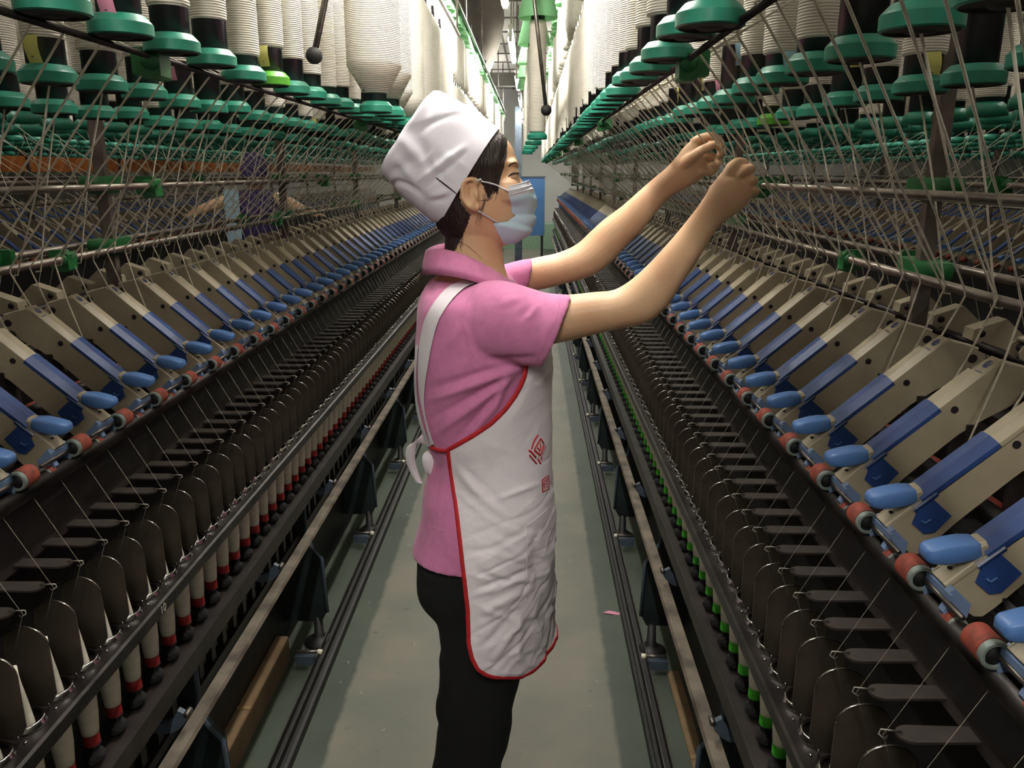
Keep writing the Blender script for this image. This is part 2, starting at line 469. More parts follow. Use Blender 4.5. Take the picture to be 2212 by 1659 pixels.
FAR_ARM = far_arm_mb(); FAR_ARM_ME = FAR_ARM.mesh('drafting_arm')

# anti-balloon plate between neighbouring spindles, lappet guide, ring, spindle, balloon
def plate_mesh():
    b = MB(); out = []
    cu, r_ = .5385, .0315
    for i in range(13):
        a = math.pi*i/12
        out.append((cu+r_*math.cos(a)-VC, .885+r_*math.sin(a)*.9))
    out += [(cu-r_-VC, .81), (cu-r_*.7-VC, .792), (cu+r_*.7-VC, .792), (cu+r_-VC, .81)]
    b.prism(out, -.0012, .0012, M_PLATE)
    b.tube([(x, -.0012, z) for x, z in out[0:13]], .0009, M_RING, 4)
    return b
PLATE_ME = plate_mesh().mesh('separator_plate')
def lappet_mesh():
    b = MB(); pts = []
    for i in range(9):
        a = math.pi/2+math.pi*i/8
        pts.append((.540+.016*math.cos(a)-VC, .0135*math.sin(a)))
    pts += [(.604-VC, -.012), (.604-VC, .012)]
    n = len(pts)
    vs = [(x, y, .952) for x, y in pts]+[(x, y, .955) for x, y in pts]
    fs = [tuple(range(n)), tuple(range(n, 2*n))]+[(i, (i+1) % n, n+(i+1) % n, n+i) for i in range(n)]
    b.add(vs, fs, M_LAPP)
    b.tube([(.530-VC, 0, .957), (.517-VC, .002, .957), (.511-VC, .006, .955), (.507-VC, .001, .953), (.511-VC, -.004, .951), (.515-VC, -.001, .952)], .0011, M_STEEL, 5)
    b.tube([(.605-VC, -.004, .9535), (.612-VC, -.004, .962)], .0022, M_STEEL, 5)
    return b
LAPPET_ME = lappet_mesh().mesh('lappet_guide')
def ring_mb():
    b = MB()
    b.lathe([(.0215, 0), (.0285, .0), (.0285, .004), (.0262, .006), (.0262, .009), (.0240, .010), (.0215, .009)], (.535-VC, 0, .7855), M_RING, 20, 'z', True, False)
    b.lathe([(.0026, 0), (.0022, .003)], (.510-VC, .033, .786), M_RING, 6, 'z')
    b.lathe([(.0016, 0), (.0016, .009)], (.520-VC, .035, .786), M_RING, 6, 'z')
    return b
RING_ME = ring_mb().mesh('spinning_ring')
def spindle_mb():
    b = MB()
    b.lathe([(.013, .612), (.017, .618), (.017, .628), (.011, .632), (.010, .640), (.014, .6445), (.010, .647)], (.535-VC, 0, 0), M_FLUFF, 10)
    b.lathe([(.004, .60), (.0035, .71)], (.535-VC, 0, 0), M_STEEL, 6)
    b.lathe([(.009, .56), (.009, .60)], (.552-VC, .02, .03), M_FLUFF, 6)
    return b
SPIN_ME = spindle_mb().mesh('spindle')
GAUGE = .07

def rails(parent, side, y0, y1, full=True):
    """side = 1: the side toward the middle aisle; -1: the side turned away"""
    def P(name, b):
        o = b.build(name, parent); o.scale.x = side; return o
    b = MB()
    b.prism(uv((.491, .763), (.493, .760), (.502, .760), (.502, .774), (.575, .774), (.575, .786), (.495, .786), (.491, .783)), y0, y1, M_DSTEEL)
    P('ring_rail', b)
    P('spindle_rail', MB().box(.505-VC, .60-VC, y0, y1, .585, .606, M_BROWN, .004).box(.500-VC, .506-VC, y0, y1, .572, .612, M_BROWN))
    P('lappet_rail', MB().prism(uv((.602, .945), (.616, .945), (.620, .962), (.606, .966)), y0, y1, M_BROWN))
    P('front_cover', MB().prism(uv((.606, .966), (.622, .962), (.640, 1.045), (.628, 1.05)), y0, y1, M_BLACK))
    P('roller_beam', MB().box(.640-VC, .80-VC, y0, y1, .985, 1.055, M_BLACK, .008).box(.80-VC, .83-VC, y0, y1, 1.0, 1.15, M_BLACK)
      .prism(uv((.60, 1.045), (.64, 1.035), (.64, 1.055), (.60, 1.06)), y0, y1, M_BROWN))
    P('drafting_roller', MB().lathe([(.0135, y0), (.0135, y1)], (.572-VC, 0, 1.068), M_DSTEEL, 10, 'y')
      .lathe([(.012, y0), (.012, y1)], (.645-VC, 0, 1.075), M_DSTEEL, 8, 'y').lathe([(.012, y0), (.012, y1)], (.700-VC, 0, 1.115), M_DSTEEL, 8, 'y'))
    P('arm_shaft', MB().lathe([(.009, y0), (.009, y1)], (.79-VC, 0, 1.225), M_DSTEEL, 8, 'y').box(.775-VC, .80-VC, y0, y1, 1.165, 1.19, M_DSTEEL))
    P('lifting_rail', MB().prism(uv((.474, .488), (.504, .488), (.504, .494), (.478, .495)), y0, y1, M_STRIP))
    P('kick_rail', MB().prism(uv((.470, .0), (.470, .030), (.478, .034), (.484, .018), (.494, .018), (.497, .036), (.502, .036), (.504, .014), (.518, .014), (.520, .030), (.524, .030), (.524, 0)), y0, y1, M_BLACK)
      .box(.4965-VC, .499-VC, y0, y1, .036, .038, M_STEEL).box(.520-VC, .5225-VC, y0, y1, .030, .032, M_STEEL))
    b = MB(); n = int((y1-y0)/GAUGE)
    for i in range(n): b.box(.585-VC, .600-VC, y0+i*GAUGE, y0+i*GAUGE+.022, .40, .585, M_BROWN)
    b.box(.58-VC, .605-VC, y0, y1, .385, .405, M_BROWN)
    P('slat_panel', b)
    P('top_guide_bar', MB().lathe([(.0042, y0), (.0042, y1)], (.362-VC, 0, 1.66), M_DSTEEL, 8, 'y'))
    P('middle_guide_bar', MB().lathe([(.0062, y0), (.0062, y1)], (.61-VC, 0, 1.484), M_ROD, 10, 'y'))
    P('lower_guide_bar', MB().lathe([(.0075, y0), (.0075, y1)], (.782-VC, 0, 1.342), M_ROD, 10, 'y'))
    for rw, z in ((.335, 2.115), (.5, 2.08), (.685, 2.065)):
        P('creel_rail', MB().box(rw-.012-VC, rw+.012-VC, y0, y1, z, z+.02, M_DSTEEL))

def clamp_mb():
    b = MB()
    b.box(-.013, .013, -.017, .017, -.024, .014, M_GREENC, .004)
    b.box(-.006, .030, -.007, .007, -.018, .018, M_GREENC, .003)
    b.lathe([(.012, -.022), (.013, -.017), (.013, .017), (.012, .022)], (0, 0, 0), M_GREENC, 12, 'y')
    return b
CLAMP_ME = clamp_mb().mesh('bar_clamp')
def bowl_mb():
    b = MB(); rows = []
    for t in range(5):
        k = [1, 1.05, 1.05, .9, .6][t]; z = [.02, .012, -.008, -.02, -.026][t]
        rows.append([((.018)*k*math.copysign(abs(math.cos(a))**.6, math.cos(a)), .055*k*math.copysign(abs(math.sin(a))**.7, math.sin(a)), z) for a in [2*math.pi*i/18 for i in range(18)]])
    b.grid(rows, M_GREENC, True, True); b.add(rows[0], [tuple(range(18))], M_GREENC); b.add(rows[-1], [tuple(range(18))], M_GREENC)
    return b
BOWL_ME = bowl_mb().mesh('post_clamp')
def foot_mb():
    b = MB()
    b.lathe([(.048, 0), (.050, .008), (.030, .022), (.016, .030), (.013, .10)], (0, 0, 0), M_BLACK, 18)
    return b
FOOT_ME = foot_mb().mesh('levelling_foot')
def bracket_mb():
    b = MB(); pts_o = []; pts_i = []
    for i in range(9):
        a = R(200+i*17)
        pts_o.append((.535+.055*math.cos(a)-VC, .555+.062*math.sin(a)))
        pts_i.append((.537+.037*math.cos(a)-VC, .560+.045*math.sin(a)))
    poly = pts_o+pts_i[::-1]
    b.prism(poly, -.006, .006, M_CASTE)
    b.lathe([(.006, -.009), (.006, .009)], (.485-VC, 0, .537), M_STEEL, 8, 'y')
    return b
BRACKET_ME = bracket_mb().mesh('curved_bracket')
def stand_mb():
    b = MB()
    poly = uv((.565, .60), (.565, .38), (.545, .34), (.520, .31), (.512, .12), (.530, .085), (1.17, .085), (1.188, .12), (1.18, .31), (1.155, .34), (1.135, .38), (1.135, .60))
    b.prism(poly, -.012, .012, M_CAST)
    rim = [(.563, .60), (.563, .38), (.543, .34), (.518, .31), (.510, .12)]
    b.tube([(u-VC, -.012, z) for u, z in rim], .006, M_CASTE, 6)
    return b
STAND_ME = stand_mb().mesh('cast_stand')
def crossbar_mb():
    b = MB()
    b.tube([(.500-VC, 0, .062), (.575-VC, 0, .062)], .0055, M_STEEL, 8)
    b.lathe([(.008, -.001), (.008, .012)], (.498-VC, 0, .062), M_COP, 8, 'x')
    b.box(.52-VC, .58-VC, -.01, .01, .02, .05, M_CASTE)
    return b
CROSS_ME = crossbar_mb().mesh('cross_bar')

def spinning_frame(name_label, cx, s, front, back, posts0, clamps0, tag_cat='spinning machine'):
    root = empty('spinning_frame', (cx, 0, 0)); root.scale.x = s
    tag(root, name_label, tag_cat)
    for side, lv in ((1, front), (-1, back)):
        if not lv: continue
        rails(root, side, Y0, YE)
        def put(nm, me, y, x=0, z=0, par=root, side=side, first=True):
            o = link(nm, me, par); o.location = (x*side if par is root else x, y, z)
            if par is root: o.scale.x = side
            return o
        n_arm = int((YE-.30)/.14)
        yy = .204+ (0 if s > 0 else -.030)
        if side == -1: yy += .05
        for k in range(n_arm):
            y = yy+k*.14
            if y > YE-.05: break
            if lv == 'full' and k < 46:
                a = put('drafting_arm', ARM['body'], y)
                put('lever_strip', ARM['strip'], 0, par=a); put('lever_band', ARM['band'], 0, par=a)
                put('lever_grip', ARM['grip'], 0, par=a); put('clip', ARM['clip'], 0, par=a)
                put('roller_carrier', ARM['carrier'], 0, par=a)
                put('apron_cradle', ARM['cradle'], 0, par=a)
                put('top_roller', ARM['roller'], .036, ROLL_AT[0], ROLL_AT[1], par=a)
                ro = put('top_roller', ARM['roller'], -.030, ROLL_AT[0]+.012, ROLL_AT[1]-.022, par=a); ro.scale = (.72, .5, .72)
            elif lv == 'full':
                put('drafting_arm', FAR_ARM_ME, y)
        if lv == 'back':
            # the arms of the side turned away, the nearest eight as parts, the rest as one mass
            b = MB()
            for k in range(n_arm):
                y = yy+k*.14
                if k < 8: put('drafting_arm', ARM['body'], y)
                elif y < YE-.05: b.merge(FAR_ARM, (0, y, 0))
            o = b.build('drafting_arms', root); o.scale.x = side; o['kind'] = 'stuff'
        if lv == 'full':
            bp, bl, br, bs = MB(), MB(), MB(), MB()
            PB, LB, RB, SB = plate_mesh(), lappet_mesh(), ring_mb(), spindle_mb()
            n = int((YE-.32)/GAUGE)
            for k in range(n):
                y = .30+k*GAUGE
                if k < 90:
                    put('separator_plate', PLATE_ME, y+GAUGE/2); put('lappet_guide', LAPPET_ME, y)
                    put('spinning_ring', RING_ME, y); put('spindle', SPIN_ME, y)
                else:
                    bp.merge(PB, (0, y+GAUGE/2, 0)); bl.merge(LB, (0, y, 0)); br.merge(RB, (0, y, 0)); bs.merge(SB, (0, y, 0))
            for nm, bb in (('separator_plates', bp), ('lappet_guides', bl), ('spinning_rings', br), ('spindles', bs)):
                o = bb.build(nm, root); o['kind'] = 'stuff'
            k = 0; y = 1.29-1.16
            while y < YE: put('curved_bracket', BRACKET_ME, y); y += .58
            y = .62
            while y < YE:
                put('levelling_foot', FOOT_ME, y+(.03 if s < 0 else 0), .545-VC); put('levelling_foot', FOOT_ME, y, -(.545-VC))
                put('cast_stand', STAND_ME, y+.03); put('cross_bar', CROSS_ME, y-.12); y += .86
        y = clamps0-1.4
        while y < YE:
            put('bar_clamp', CLAMP_ME, y, .61-VC, 1.484); put('bar_clamp', CLAMP_ME, y-.04, .782-VC, 1.342)
            put('bar_clamp', CLAMP_ME, y-.49, .362-VC, 1.655)
            y += 1.4
    y = posts0-1.4
    pm = MB().box(-.013, .013, -.010, .010, 1.0, 2.3, M_POST, .003).mesh('creel_post')
    am = MB().box(-.52, .52, -.012, .012, 2.085, 2.105, M_DSTEEL).mesh('creel_arm')
    while y < YE:
        link('creel_post', pm, root).location.y = y; link('creel_arm', am, root).location.y = y
        for z in (1.484, 1.342):
            link('post_clamp', BOWL_ME, root, (0, y, z)).scale = (1.6, 1.25, .85)
        y += 1.4
    # end gearing cabinet
    MB().box(-.24, .24, YE, YE+.5, .05, 1.05, M_CASTE, .02).box(-.06, .06, YE, YE+.04, 1.3, 2.1, M_DSTEEL).build('end_cabinet', root)
    if front == 'full' :
        MB().box(-.20, .20, Y0, YE, .015, .98, M_BLACK).build('light_blocking_casing', root)  # carried down near the floor to block light from the side aisles
    return root
left = spinning_frame('long ring spinning frame along the left of the aisle, levers leaning down to the right', XC-VC, -1, 'full', 'back', 1.92, 1.65)
right = spinning_frame('long ring spinning frame along the right of the aisle, which the woman is reaching into', XC+VC, 1, 'full', 'back', 1.47, 1.69)

# the figure 10 painted on the front of the left ring rail
M_WPAINT = mat('white_paint_mark', 'b9b4a6', .7, 0, 0)
def rail_text(txt, y, size=.022):
    cu = bpy.data.curves.new('rail_number', 'FONT'); cu.body = txt; cu.size = size; cu.extrude = .0002
    cu.materials.append(M_WPAINT)
    to = bpy.data.objects.new('t', cu); COL.objects.link(to)
    me = bpy.data.meshes.new_from_object(to.evaluated_get(bpy.context.evaluated_depsgraph_get())); bpy.data.objects.remove(to)
    o = link('rail_number', me, left)
    # face toward the aisle: local -x of the frame; frame is mirrored, so mirror the text back
    o.matrix_local = Matrix(((0, 0, -1, .4905-VC), (-1, 0, 0, y), (0, 1, 0, .765), (0, 0, 0, 1))) @ Matrix.Diagonal((-1, 1, 1, 1))
rail_text('10', 1.245)

# ------------------------------------------------------------------ roving bobbins
def bobbin_profile(expose, r_w, length, taper=.0):
    """tube black, roving above the bare part, flange at the bottom, z = 0 at the flange rim"""
    w = [(.0255, expose), (r_w*.97, expose+.002), (r_w, expose+.006+taper), (r_w, length-.02), (.027, length-.005)]
    if taper: w = [(.0262, expose), (r_w, expose+taper), (r_w*1.005, expose+taper+.01), (r_w, length-.06), (.03, length-.005)]
    return w
FL = [(.0250, .0195), (.0280, .0190), (.0350, .0115), (.0364, .0095), (.0362, -.003), (.0335, -.0045)]
_cache = {}
def bobbin_meshes(expose, r_w, length=.36, flange='teal', taper=0.0, flat=False):
    key = (expose, r_w, length, flange, taper, flat)
    if key in _cache: return _cache[key]
    fm = M_TEAL if flange == 'teal' else M_LIME if flange == 'lime' else M_TUBE
    t = MB().lathe([(.0248, .0), (.0248, length+.01), (.010, length+.012), (.006, length+.08)], (0, 0, 0), M_TUBE, 20)
    w = MB().lathe(bobbin_profile(expose, r_w, length, taper), (0, 0, 0), M_ROV, 24)
    f = MB().bands(FL, (0, 0, 0), fm, 32).lathe([(.0335, -.0045), (.0325, -.0048), (.024, .001), (.012, -.006)], (0, 0, 0), M_HOLE, 24)
    if flat:
        a = MB().merge(t).merge(w).merge(f); _cache[key] = (a, a.mesh('roving_bobbin'))
    else:
        _cache[key] = (t.mesh('tube'), w.mesh('roving'), f.mesh('flange'))
    return _cache[key]
rnd = random.Random(11)
EXPO = [.03, .035, .045, .052, .06, .075, .09]
RW = [.0268, .0278, .029, .031]
stuff_b = {-1: MB(), 1: MB()}
LOW_BOB = {}
def low_bobbin(expose, r_w, length=.36, taper=0.0):
    k = (expose, r_w, length, taper)
    if k not in LOW_BOB:
        b = MB().lathe([(.0248, .0), (.0248, length)], (0, 0, 0), M_TUBE, 10)
        b.lathe(bobbin_profile(expose, r_w, length, taper), (0, 0, 0), M_ROV, 12)
        b.lathe([(.0255, .0215), (.0352, .0125), (.0362, -.003), (.012, -.006)], (0, 0, 0), M_TEAL, 12)
        LOW_BOB[k] = b
    return LOW_BOB[k]
SIDE = {-1: 'left', 1: 'right'}
ROWS = [(.335, 1.667, 'front', 46), (.500, 1.633, 'middle', 46), (.685, 1.618, 'back', 30)]
SHIFT = {1: .52, -1: .25}
START = {(-1, 0): .735, (1, 0): .785, (-1, 1): .86, (1, 1): .80, (-1, 2): 1.05, (1, 2): .92}
def strand_mesh(s, row, z0, dy, r_=.0015):
    """a roving strand from under the bobbin over the guide bars to behind the drafting arm (local x: away from the aisle)"""
    u = ROWS[row][0]; b = MB()
    if row == 0:
        pts = [(0, 0, -.004), (.026, .01, -.010), (.028, .012, .000)]
        top = Vector((.362-u, .012, 1.6645-z0)); low = Vector((.782-u, .012+SHIFT[s], 1.342-z0))
        d = (low-top)
        pts = [(.0, 0, -.004), (.020, .006, 1.668-z0), (.032, .012, 1.6655-z0), tuple(top+d*.02), tuple(top+d*.3+Vector((0, 0, -.003))),
               tuple(top+d*.6+Vector((0, 0, -.003))), tuple(low+Vector((-.009, 0, .002)))]
        end = low
    elif row == 1:
        top = Vector((0, 0, -.004)); low = Vector((.782-u, .30, 1.342-z0))
        pts = [(0, 0, -.004), (.608-u-.008, .10, 1.484-z0), tuple(low+Vector((-.008, 0, 0)))]; end = low
    else:
        pts = [(0, 0, -.004), (.045, .02, 1.49-z0), (.782-u-.008, .04, 1.342-z0)]; end = Vector((.782-u, .04, 1.342-z0))
    if row == 0: pts += [(end.x-.006, end.y+.003, end.z-.007), (.752-u, end.y+dy*.6, 1.262-z0), (.716-u, end.y+dy, 1.15-z0)]
    else: pts += [(end.x-.006, end.y+.001, end.z-.007), (end.x+.004, end.y+.002, end.z-.0085)]
    b.tube(pts, r_, M_STRAND, 5)
    if row == 1:      # the neighbouring roving that runs forward over the top bar first
        u0 = u; off = (START[(s, 0)]+.07-START[(s, 1)]) % .14; top = Vector((.362-u0, off, 1.6645-z0)); low = Vector((.782-u0, off+SHIFT[s], 1.342-z0)); d = low-top
        b.tube([(-.027, 0, .085), (.385-u0, off-.004, 1.667-z0), (.366-u0, off-.001, 1.6655-z0), tuple(top), tuple(top+d*.03), tuple(top+d*.5+Vector((0, 0, -.004))), tuple(low+Vector((-.008, 0, .002))), (.752-u0, low.y+.01, 1.262-z0), (.716-u0, low.y+.03, 1.15-z0)], r_, M_STRAND, 5)
    return b.mesh('roving_strand')
STRAND = {(s, r_, q): strand_mesh(s, r_, ROWS[r_][1], dy) for s in (1, -1) for r_ in (0, 1, 2) for q, dy in enumerate((-.02, .03))}
def paper_tag_mesh(material):
    b = MB(); rows = []
    for i in range(5):
        z = -.035*i/4
        rows.append([(-.011+.004*i/4, -.0275-.004*math.sin(i*.9), z), (.009+.002*i/4, -.0275-.004*math.sin(i*.9)-.001, z+.001)])
    b.grid(rows, material, True)
    def st(p, q): b.tube([(p[0], -.0295, p[1]), (q[0], -.0295, q[1])], .0006, M_INK, 4)
    st((-.004, -.007), (.002, -.007)); st((-.001, -.007), (-.003, -.012)); st((-.003, -.012), (.003, -.012))
    st((-.004, -.017), (-.001, -.018)); st((-.001, -.018), (-.004, -.021)); st((.002, -.017), (.002, -.021)); st((-.002, -.026), (.001, -.026))
    return b.mesh('paper_tag')
TAGM = {'pink': paper_tag_mesh(M_PINKP), 'yellow': paper_tag_mesh(M_YELP), 'pale blue': paper_tag_mesh(M_BLUP)}
# what stands out in the photo: (side, row, index) -> (flange, tag)
SPECIAL = {(-1, 0, 6): ('lime', 'yellow'), (-1, 0, 2): ('teal', 'pink'), (-1, 1, 2): ('teal', 'yellow'), (-1, 1, 5): ('teal', 'pink'), (-1, 1, 0): ('lime', None),
           (1, 1, 3): ('teal', 'pale blue'), (1, 1, 5): ('teal', 'pale blue'), (1, 1, 7): ('teal', 'yellow'), (1, 0, 8): ('teal', 'pale blue'),
           (1, 1, 6): ('teal', 'pink'), (1, 2, 4): ('teal', 'yellow'), (1, 2, 7): ('lime', None), (1, 2, 2): ('teal', 'yellow'), (1, 1, 9): ('teal', 'yellow'), (-1, 1, 12): ('teal', 'yellow')}
n_ind = 0
for s in (-1, 1):
    for ri, (u, z0, rname, n_indiv) in enumerate(ROWS):
        ystart = START[(s, ri)]
        k = 0; y = ystart
        n_row = int((YE-.05-ystart)/.14)
        for k in range(-3, n_row):
            y = ystart+k*.14
            z = z0+rnd.uniform(-.006, .006)
            ex = EXPO[min(6, int(rnd.triangular(0, 7, 2 if ri == 0 else 4)))]; rw = rnd.choice(RW)
            if s == 1 and ri == 0 and k < 3: ex = .085
            p = (XC+s*u, y, z)
            if k < 0:
                if ri == 2: continue
                e = empty('roving_bobbin', p); e.scale.x = s
                b_, me_ = bobbin_meshes(ex, rw, .36, 'teal', 0.0, True)
                link('wound_tube', me_, e); link('roving_strand', STRAND[(s, ri, k % 2)], e)
                tag(e, 'roving bobbin at the very near end of the %s row of the %s creel' % (rname, SIDE[s]), 'bobbin', 'roving bobbins nearest the camera in the %s row of the %s creel' % (rname, SIDE[s]))
                continue
            if k < n_indiv:
                fl, tg = SPECIAL.get((s, ri, k), ('teal', None))
                e = empty('roving_bobbin', p) ; e.scale.x = s
                if k < 20:
                    t_, w_, f_ = bobbin_meshes(ex, rw, .36, fl)
                    link('tube', t_, e); link('roving', w_, e); link('flange', f_, e)
                else:
                    b_, me_ = bobbin_meshes(ex, rw, .36, fl, 0.0, True)
                    link('wound_tube', me_, e)
                if k < 40:
                    link('roving_strand', STRAND[(s, ri, k % 2)], e)
                if tg:
                    tgo = link('paper_tag', TAGM[tg], e, (0, 0, ex+.001)); tgo.scale.x = s; tgo['label'] = tg+' handwritten paper tag'
                if (s, ri, k) in SPECIAL:
                    d = ('bright lime flange' if fl == 'lime' else 'teal flange')
                    lab = 'bobbin with %s%s, %s in %s row of %s creel' % (d, (' and %s paper tag' % tg) if tg else '', ORD[k], rname, SIDE[s])
                elif k < 20:
                    lab = 'roving bobbin with teal flange, %s in the %s row of the %s creel' % (ORD[k], rname, SIDE[s])
                else:
                    lab = 'small distant roving bobbin hanging far down the %s row of the %s creel' % (rname, SIDE[s])
                tag(e, lab, 'bobbin', 'roving bobbins in the %s row of the %s creel' % (rname, SIDE[s]))
                n_ind += 1
            else:
                stuff_b[s].merge(low_bobbin(ex, rw), p)
# rows on the sides turned away, the reserve bobbins standing on top, and the strands far down the frames: too many to count
for s in (-1, 1):
    for u in (1.015, 1.2, 1.365):
        y = .7+(u*7 % .14)
        while y < YE:
            stuff_b[s].merge(low_bobbin(rnd.choice(EXPO), .028), (XC+s*u, y, 1.62+rnd.uniform(-.005, .005))); y += .14
    y = 1.0
    while y < YE:
        for u in (.335, .6):
            rv = rnd.choice((.036, .045, .055)); stuff_b[s].lathe([(.02, 2.04), (rv*.8, 2.045), (rv, 2.07), (rv, 2.32), (.03, 2.36)], (XC+s*u, y, 0), M_ROV, 12)
        y += .14
    o = stuff_b[s].build('roving_bobbins')
    tag(o, 'mass of distant roving bobbins along and above the %s frame' % SIDE[s], 'bobbins', None, 'stuff')
    b = MB()
    def line(pts, r_=.0009): b.tube([(XC+s*u_, y_, z_) for u_, y_, z_ in pts], r_, M_STRAND, 3)
    k = 0
    while True:
        y = START[(s, 0)]+k*.14
        if y > YE-.4: break
        if k >= 40:
            line([(.362, y, 1.664), (.776, min(YE, y+SHIFT[s]), 1.345), (.716, min(YE, y+SHIFT[s]), 1.16)])
        if k >= 40 and k < 60:
            line([(.5, y, 1.63), (.6, y+.1, 1.484), (.776, y+.3, 1.342)])
        # side turned away
        line([(1.7-.362, y, 1.664), (1.7-.776, min(YE, y+.25), 1.345), (1.7-.716, min(YE, y+.25), 1.16)])
        line([(1.7-.5, y+.05, 1.63), (1.7-.776, min(YE, y+.2), 1.345), (1.7-.716, min(YE, y+.21), 1.16)])
        line([(1.7-.685, y+.05, 1.62), (1.7-.776, y+.02, 1.345)])
        k += 1
    tag(b.build('roving_strands'), 'tangle of white roving strands down the far part of the %s frame' % SIDE[s], 'strands', None, 'stuff')

# full fat bobbins and the bobbins hung over the aisle
def special_bobbin(x, y, z, expose, rw, length, taper, label, group=None, cone=False):
    e = empty('roving_bobbin', (x, y, z))
    t_, w_, f_ = bobbin_meshes(expose, rw, length, 'teal', taper)
    link('tube', t_, e); link('roving', w_, e); link('flange', f_, e)
    tag(e, label, 'bobbin', group)
    return e
special_bobbin(-.348, 1.90, 1.643, .036, .060, .42, .055, 'fat full roving bobbin with conical end hanging nearest above the white cap')
special_bobbin(-.356, 2.13, 1.650, .036, .057, .42, .055, 'fat full roving bobbin hanging just behind the nearest fat one')
for i in range(6):
    special_bobbin(-.40-.004*i, 2.45+i*.3, 1.66, .02, .058, .44, .05, 'fat full roving bobbin in the row above the white cap, %s from the front' % ORD[i+2], 'full bobbins left above the aisle')
for i in range(5):
    special_bobbin(.020-.012*i, 3.08+i*.62, 1.63, .02, .030, .40, .0, 'slim roving bobbin hung over the aisle, %s of the five' % ORD[i], 'slim bobbins over the aisle')
for x_, z_, y0_, y1_, nm in ((-.37, 2.175, 1.7, 4.4, 'left, carrying the fat full bobbins'), (0.0, 2.105, 2.9, 5.9, 'middle, carrying the slim bobbins')):
    e = empty('hanging_rail', (x_, 0, z_)); tag(e, 'thin hanging rail over the aisle, '+nm, 'rail')
    MB().box(-.006, .006, y0_, y1_, 0, .012, M_STEEL).build('bar', e)
    b = MB()
    for yy_ in (y0_+.1, (y0_+y1_)/2, y1_-.1): b.tube([(0, yy_, .01), (0, yy_, 3.19-z_)], .005, M_STEEL, 6)
    b.build('hanger', e)
# pale green dust cones
M_CONE = mat('translucent_green_cone', '9fdca8', .45, 0, .06, 10, trans=0.0)
nt = M_CONE.node_tree; _b = nt.nodes['Principled BSDF']
_tr = nt.nodes.new('ShaderNodeBsdfTranslucent'); _tr.inputs[0].default_value = (*rgb('bfe8c0'), 1)
_mx = nt.nodes.new('ShaderNodeMixShader'); _mx.inputs[0].default_value = .5
_out = [n for n in nt.nodes if n.type == 'OUTPUT_MATERIAL'][0]
nt.links.new(_b.outputs[0], _mx.inputs[1]); nt.links.new(_tr.outputs[0], _mx.inputs[2]); nt.links.new(_mx.outputs[0], _out.inputs[0])
cone_me = MB().lathe([(.078, 0), (.074, .012), (.012, .16), (.011, .165), (.073, .010), (.077, -.002)], (0, 0, 0), M_CONE, 20, cap=False).mesh('dust_cone')
for i in range(5):
    o = link('dust_cone', cone_me, None, (.020-.012*i, 3.08+i*.62, 2.035)); o.scale = (.9, .9, 1.5)
    tag(o, 'pale green dust cone over the %s slim bobbin hung over the aisle' % ORD[i], 'cone', 'dust cones over the aisle')
for s in (-1, 1):
    for k in range(58):
        y = 2.6+k*.185
        o = link('dust_cone', cone_me, None, (XC+s*.335, y, 2.33)); o.rotation_euler = (rnd.uniform(-.12, .12), rnd.uniform(-.12, .12), 0)
        tag(o, 'pale green dust cone in the overlapping row on top of the %s creel' % SIDE[s], 'cone', 'dust cones along the top of the %s creel' % SIDE[s])

# ------------------------------------------------------------------ cops on the spindles
def cop_meshes(bandm):
    b = MB().lathe([(.0125, .664), (.0135, .672), (.0155, .70), (.0162, .735), (.0158, .76), (.0138, .785), (.0095, .820), (.0058, .845), (.0040, .860), (.0036, .875)], (0, 0, 0), M_COP, 14)
    c = MB().lathe([(.0115, .643), (.0128, .646), (.0128, .6645), (.0120, .665)], (0, 0, 0), bandm, 14)
    return b, c
rnd2 = random.Random(5)
for s, bm_, bn in ((-1, M_RED, 'red'), (1, M_GREENB, 'green')):
    body, band = cop_meshes(bm_)
    bme, cme = body.mesh('yarn_cop'), band.mesh('band')
    both = MB().merge(body).merge(band); mass = MB()
    n = int((YE-.32)/GAUGE)
    y_th = MB()
    for k in range(n):
        y = .30+k*GAUGE
        if k < 150:
            e = link('yarn_cop', bme, None, (XC+s*.535, y, 0))
            if k < 90: link('band', cme, e)
            vis = 6
            if s < 0: n0 = 8
            else: n0 = 12
            lab = ('white yarn cop with %s foot band on the %s frame, %s from the camera' % (bn, SIDE[s], ORD[k-n0])) if n0 <= k < n0+20 else \
                  ('white yarn cop with %s foot band far down the %s frame' % (bn, SIDE[s]) if k >= n0+20 else 'white yarn cop with %s foot band at the near end of the %s frame' % (bn, SIDE[s]))
            tag(e, lab, 'yarn cop', 'yarn cops with %s bands' % bn)
        else: mass.merge(both, (XC+s*.535, y, 0))
        if k < 100:
            # yarn from the front roller down to the lappet eye and on to the cop
            y_th.tube([(XC+s*.572, y+.002, 1.066), (XC+s*.511, y, .953), (XC+s*.530, y, .90)], .00035, M_YARN, 3)
    tag(mass.build('yarn_cops'), 'distant yarn cops at the far end of the %s frame' % SIDE[s], 'yarn cops', None, 'stuff')
    tag(y_th.build('yarn_threads'), 'fine yarns running from the rollers down to the cops of the %s frame' % SIDE[s], 'yarns', None, 'stuff')

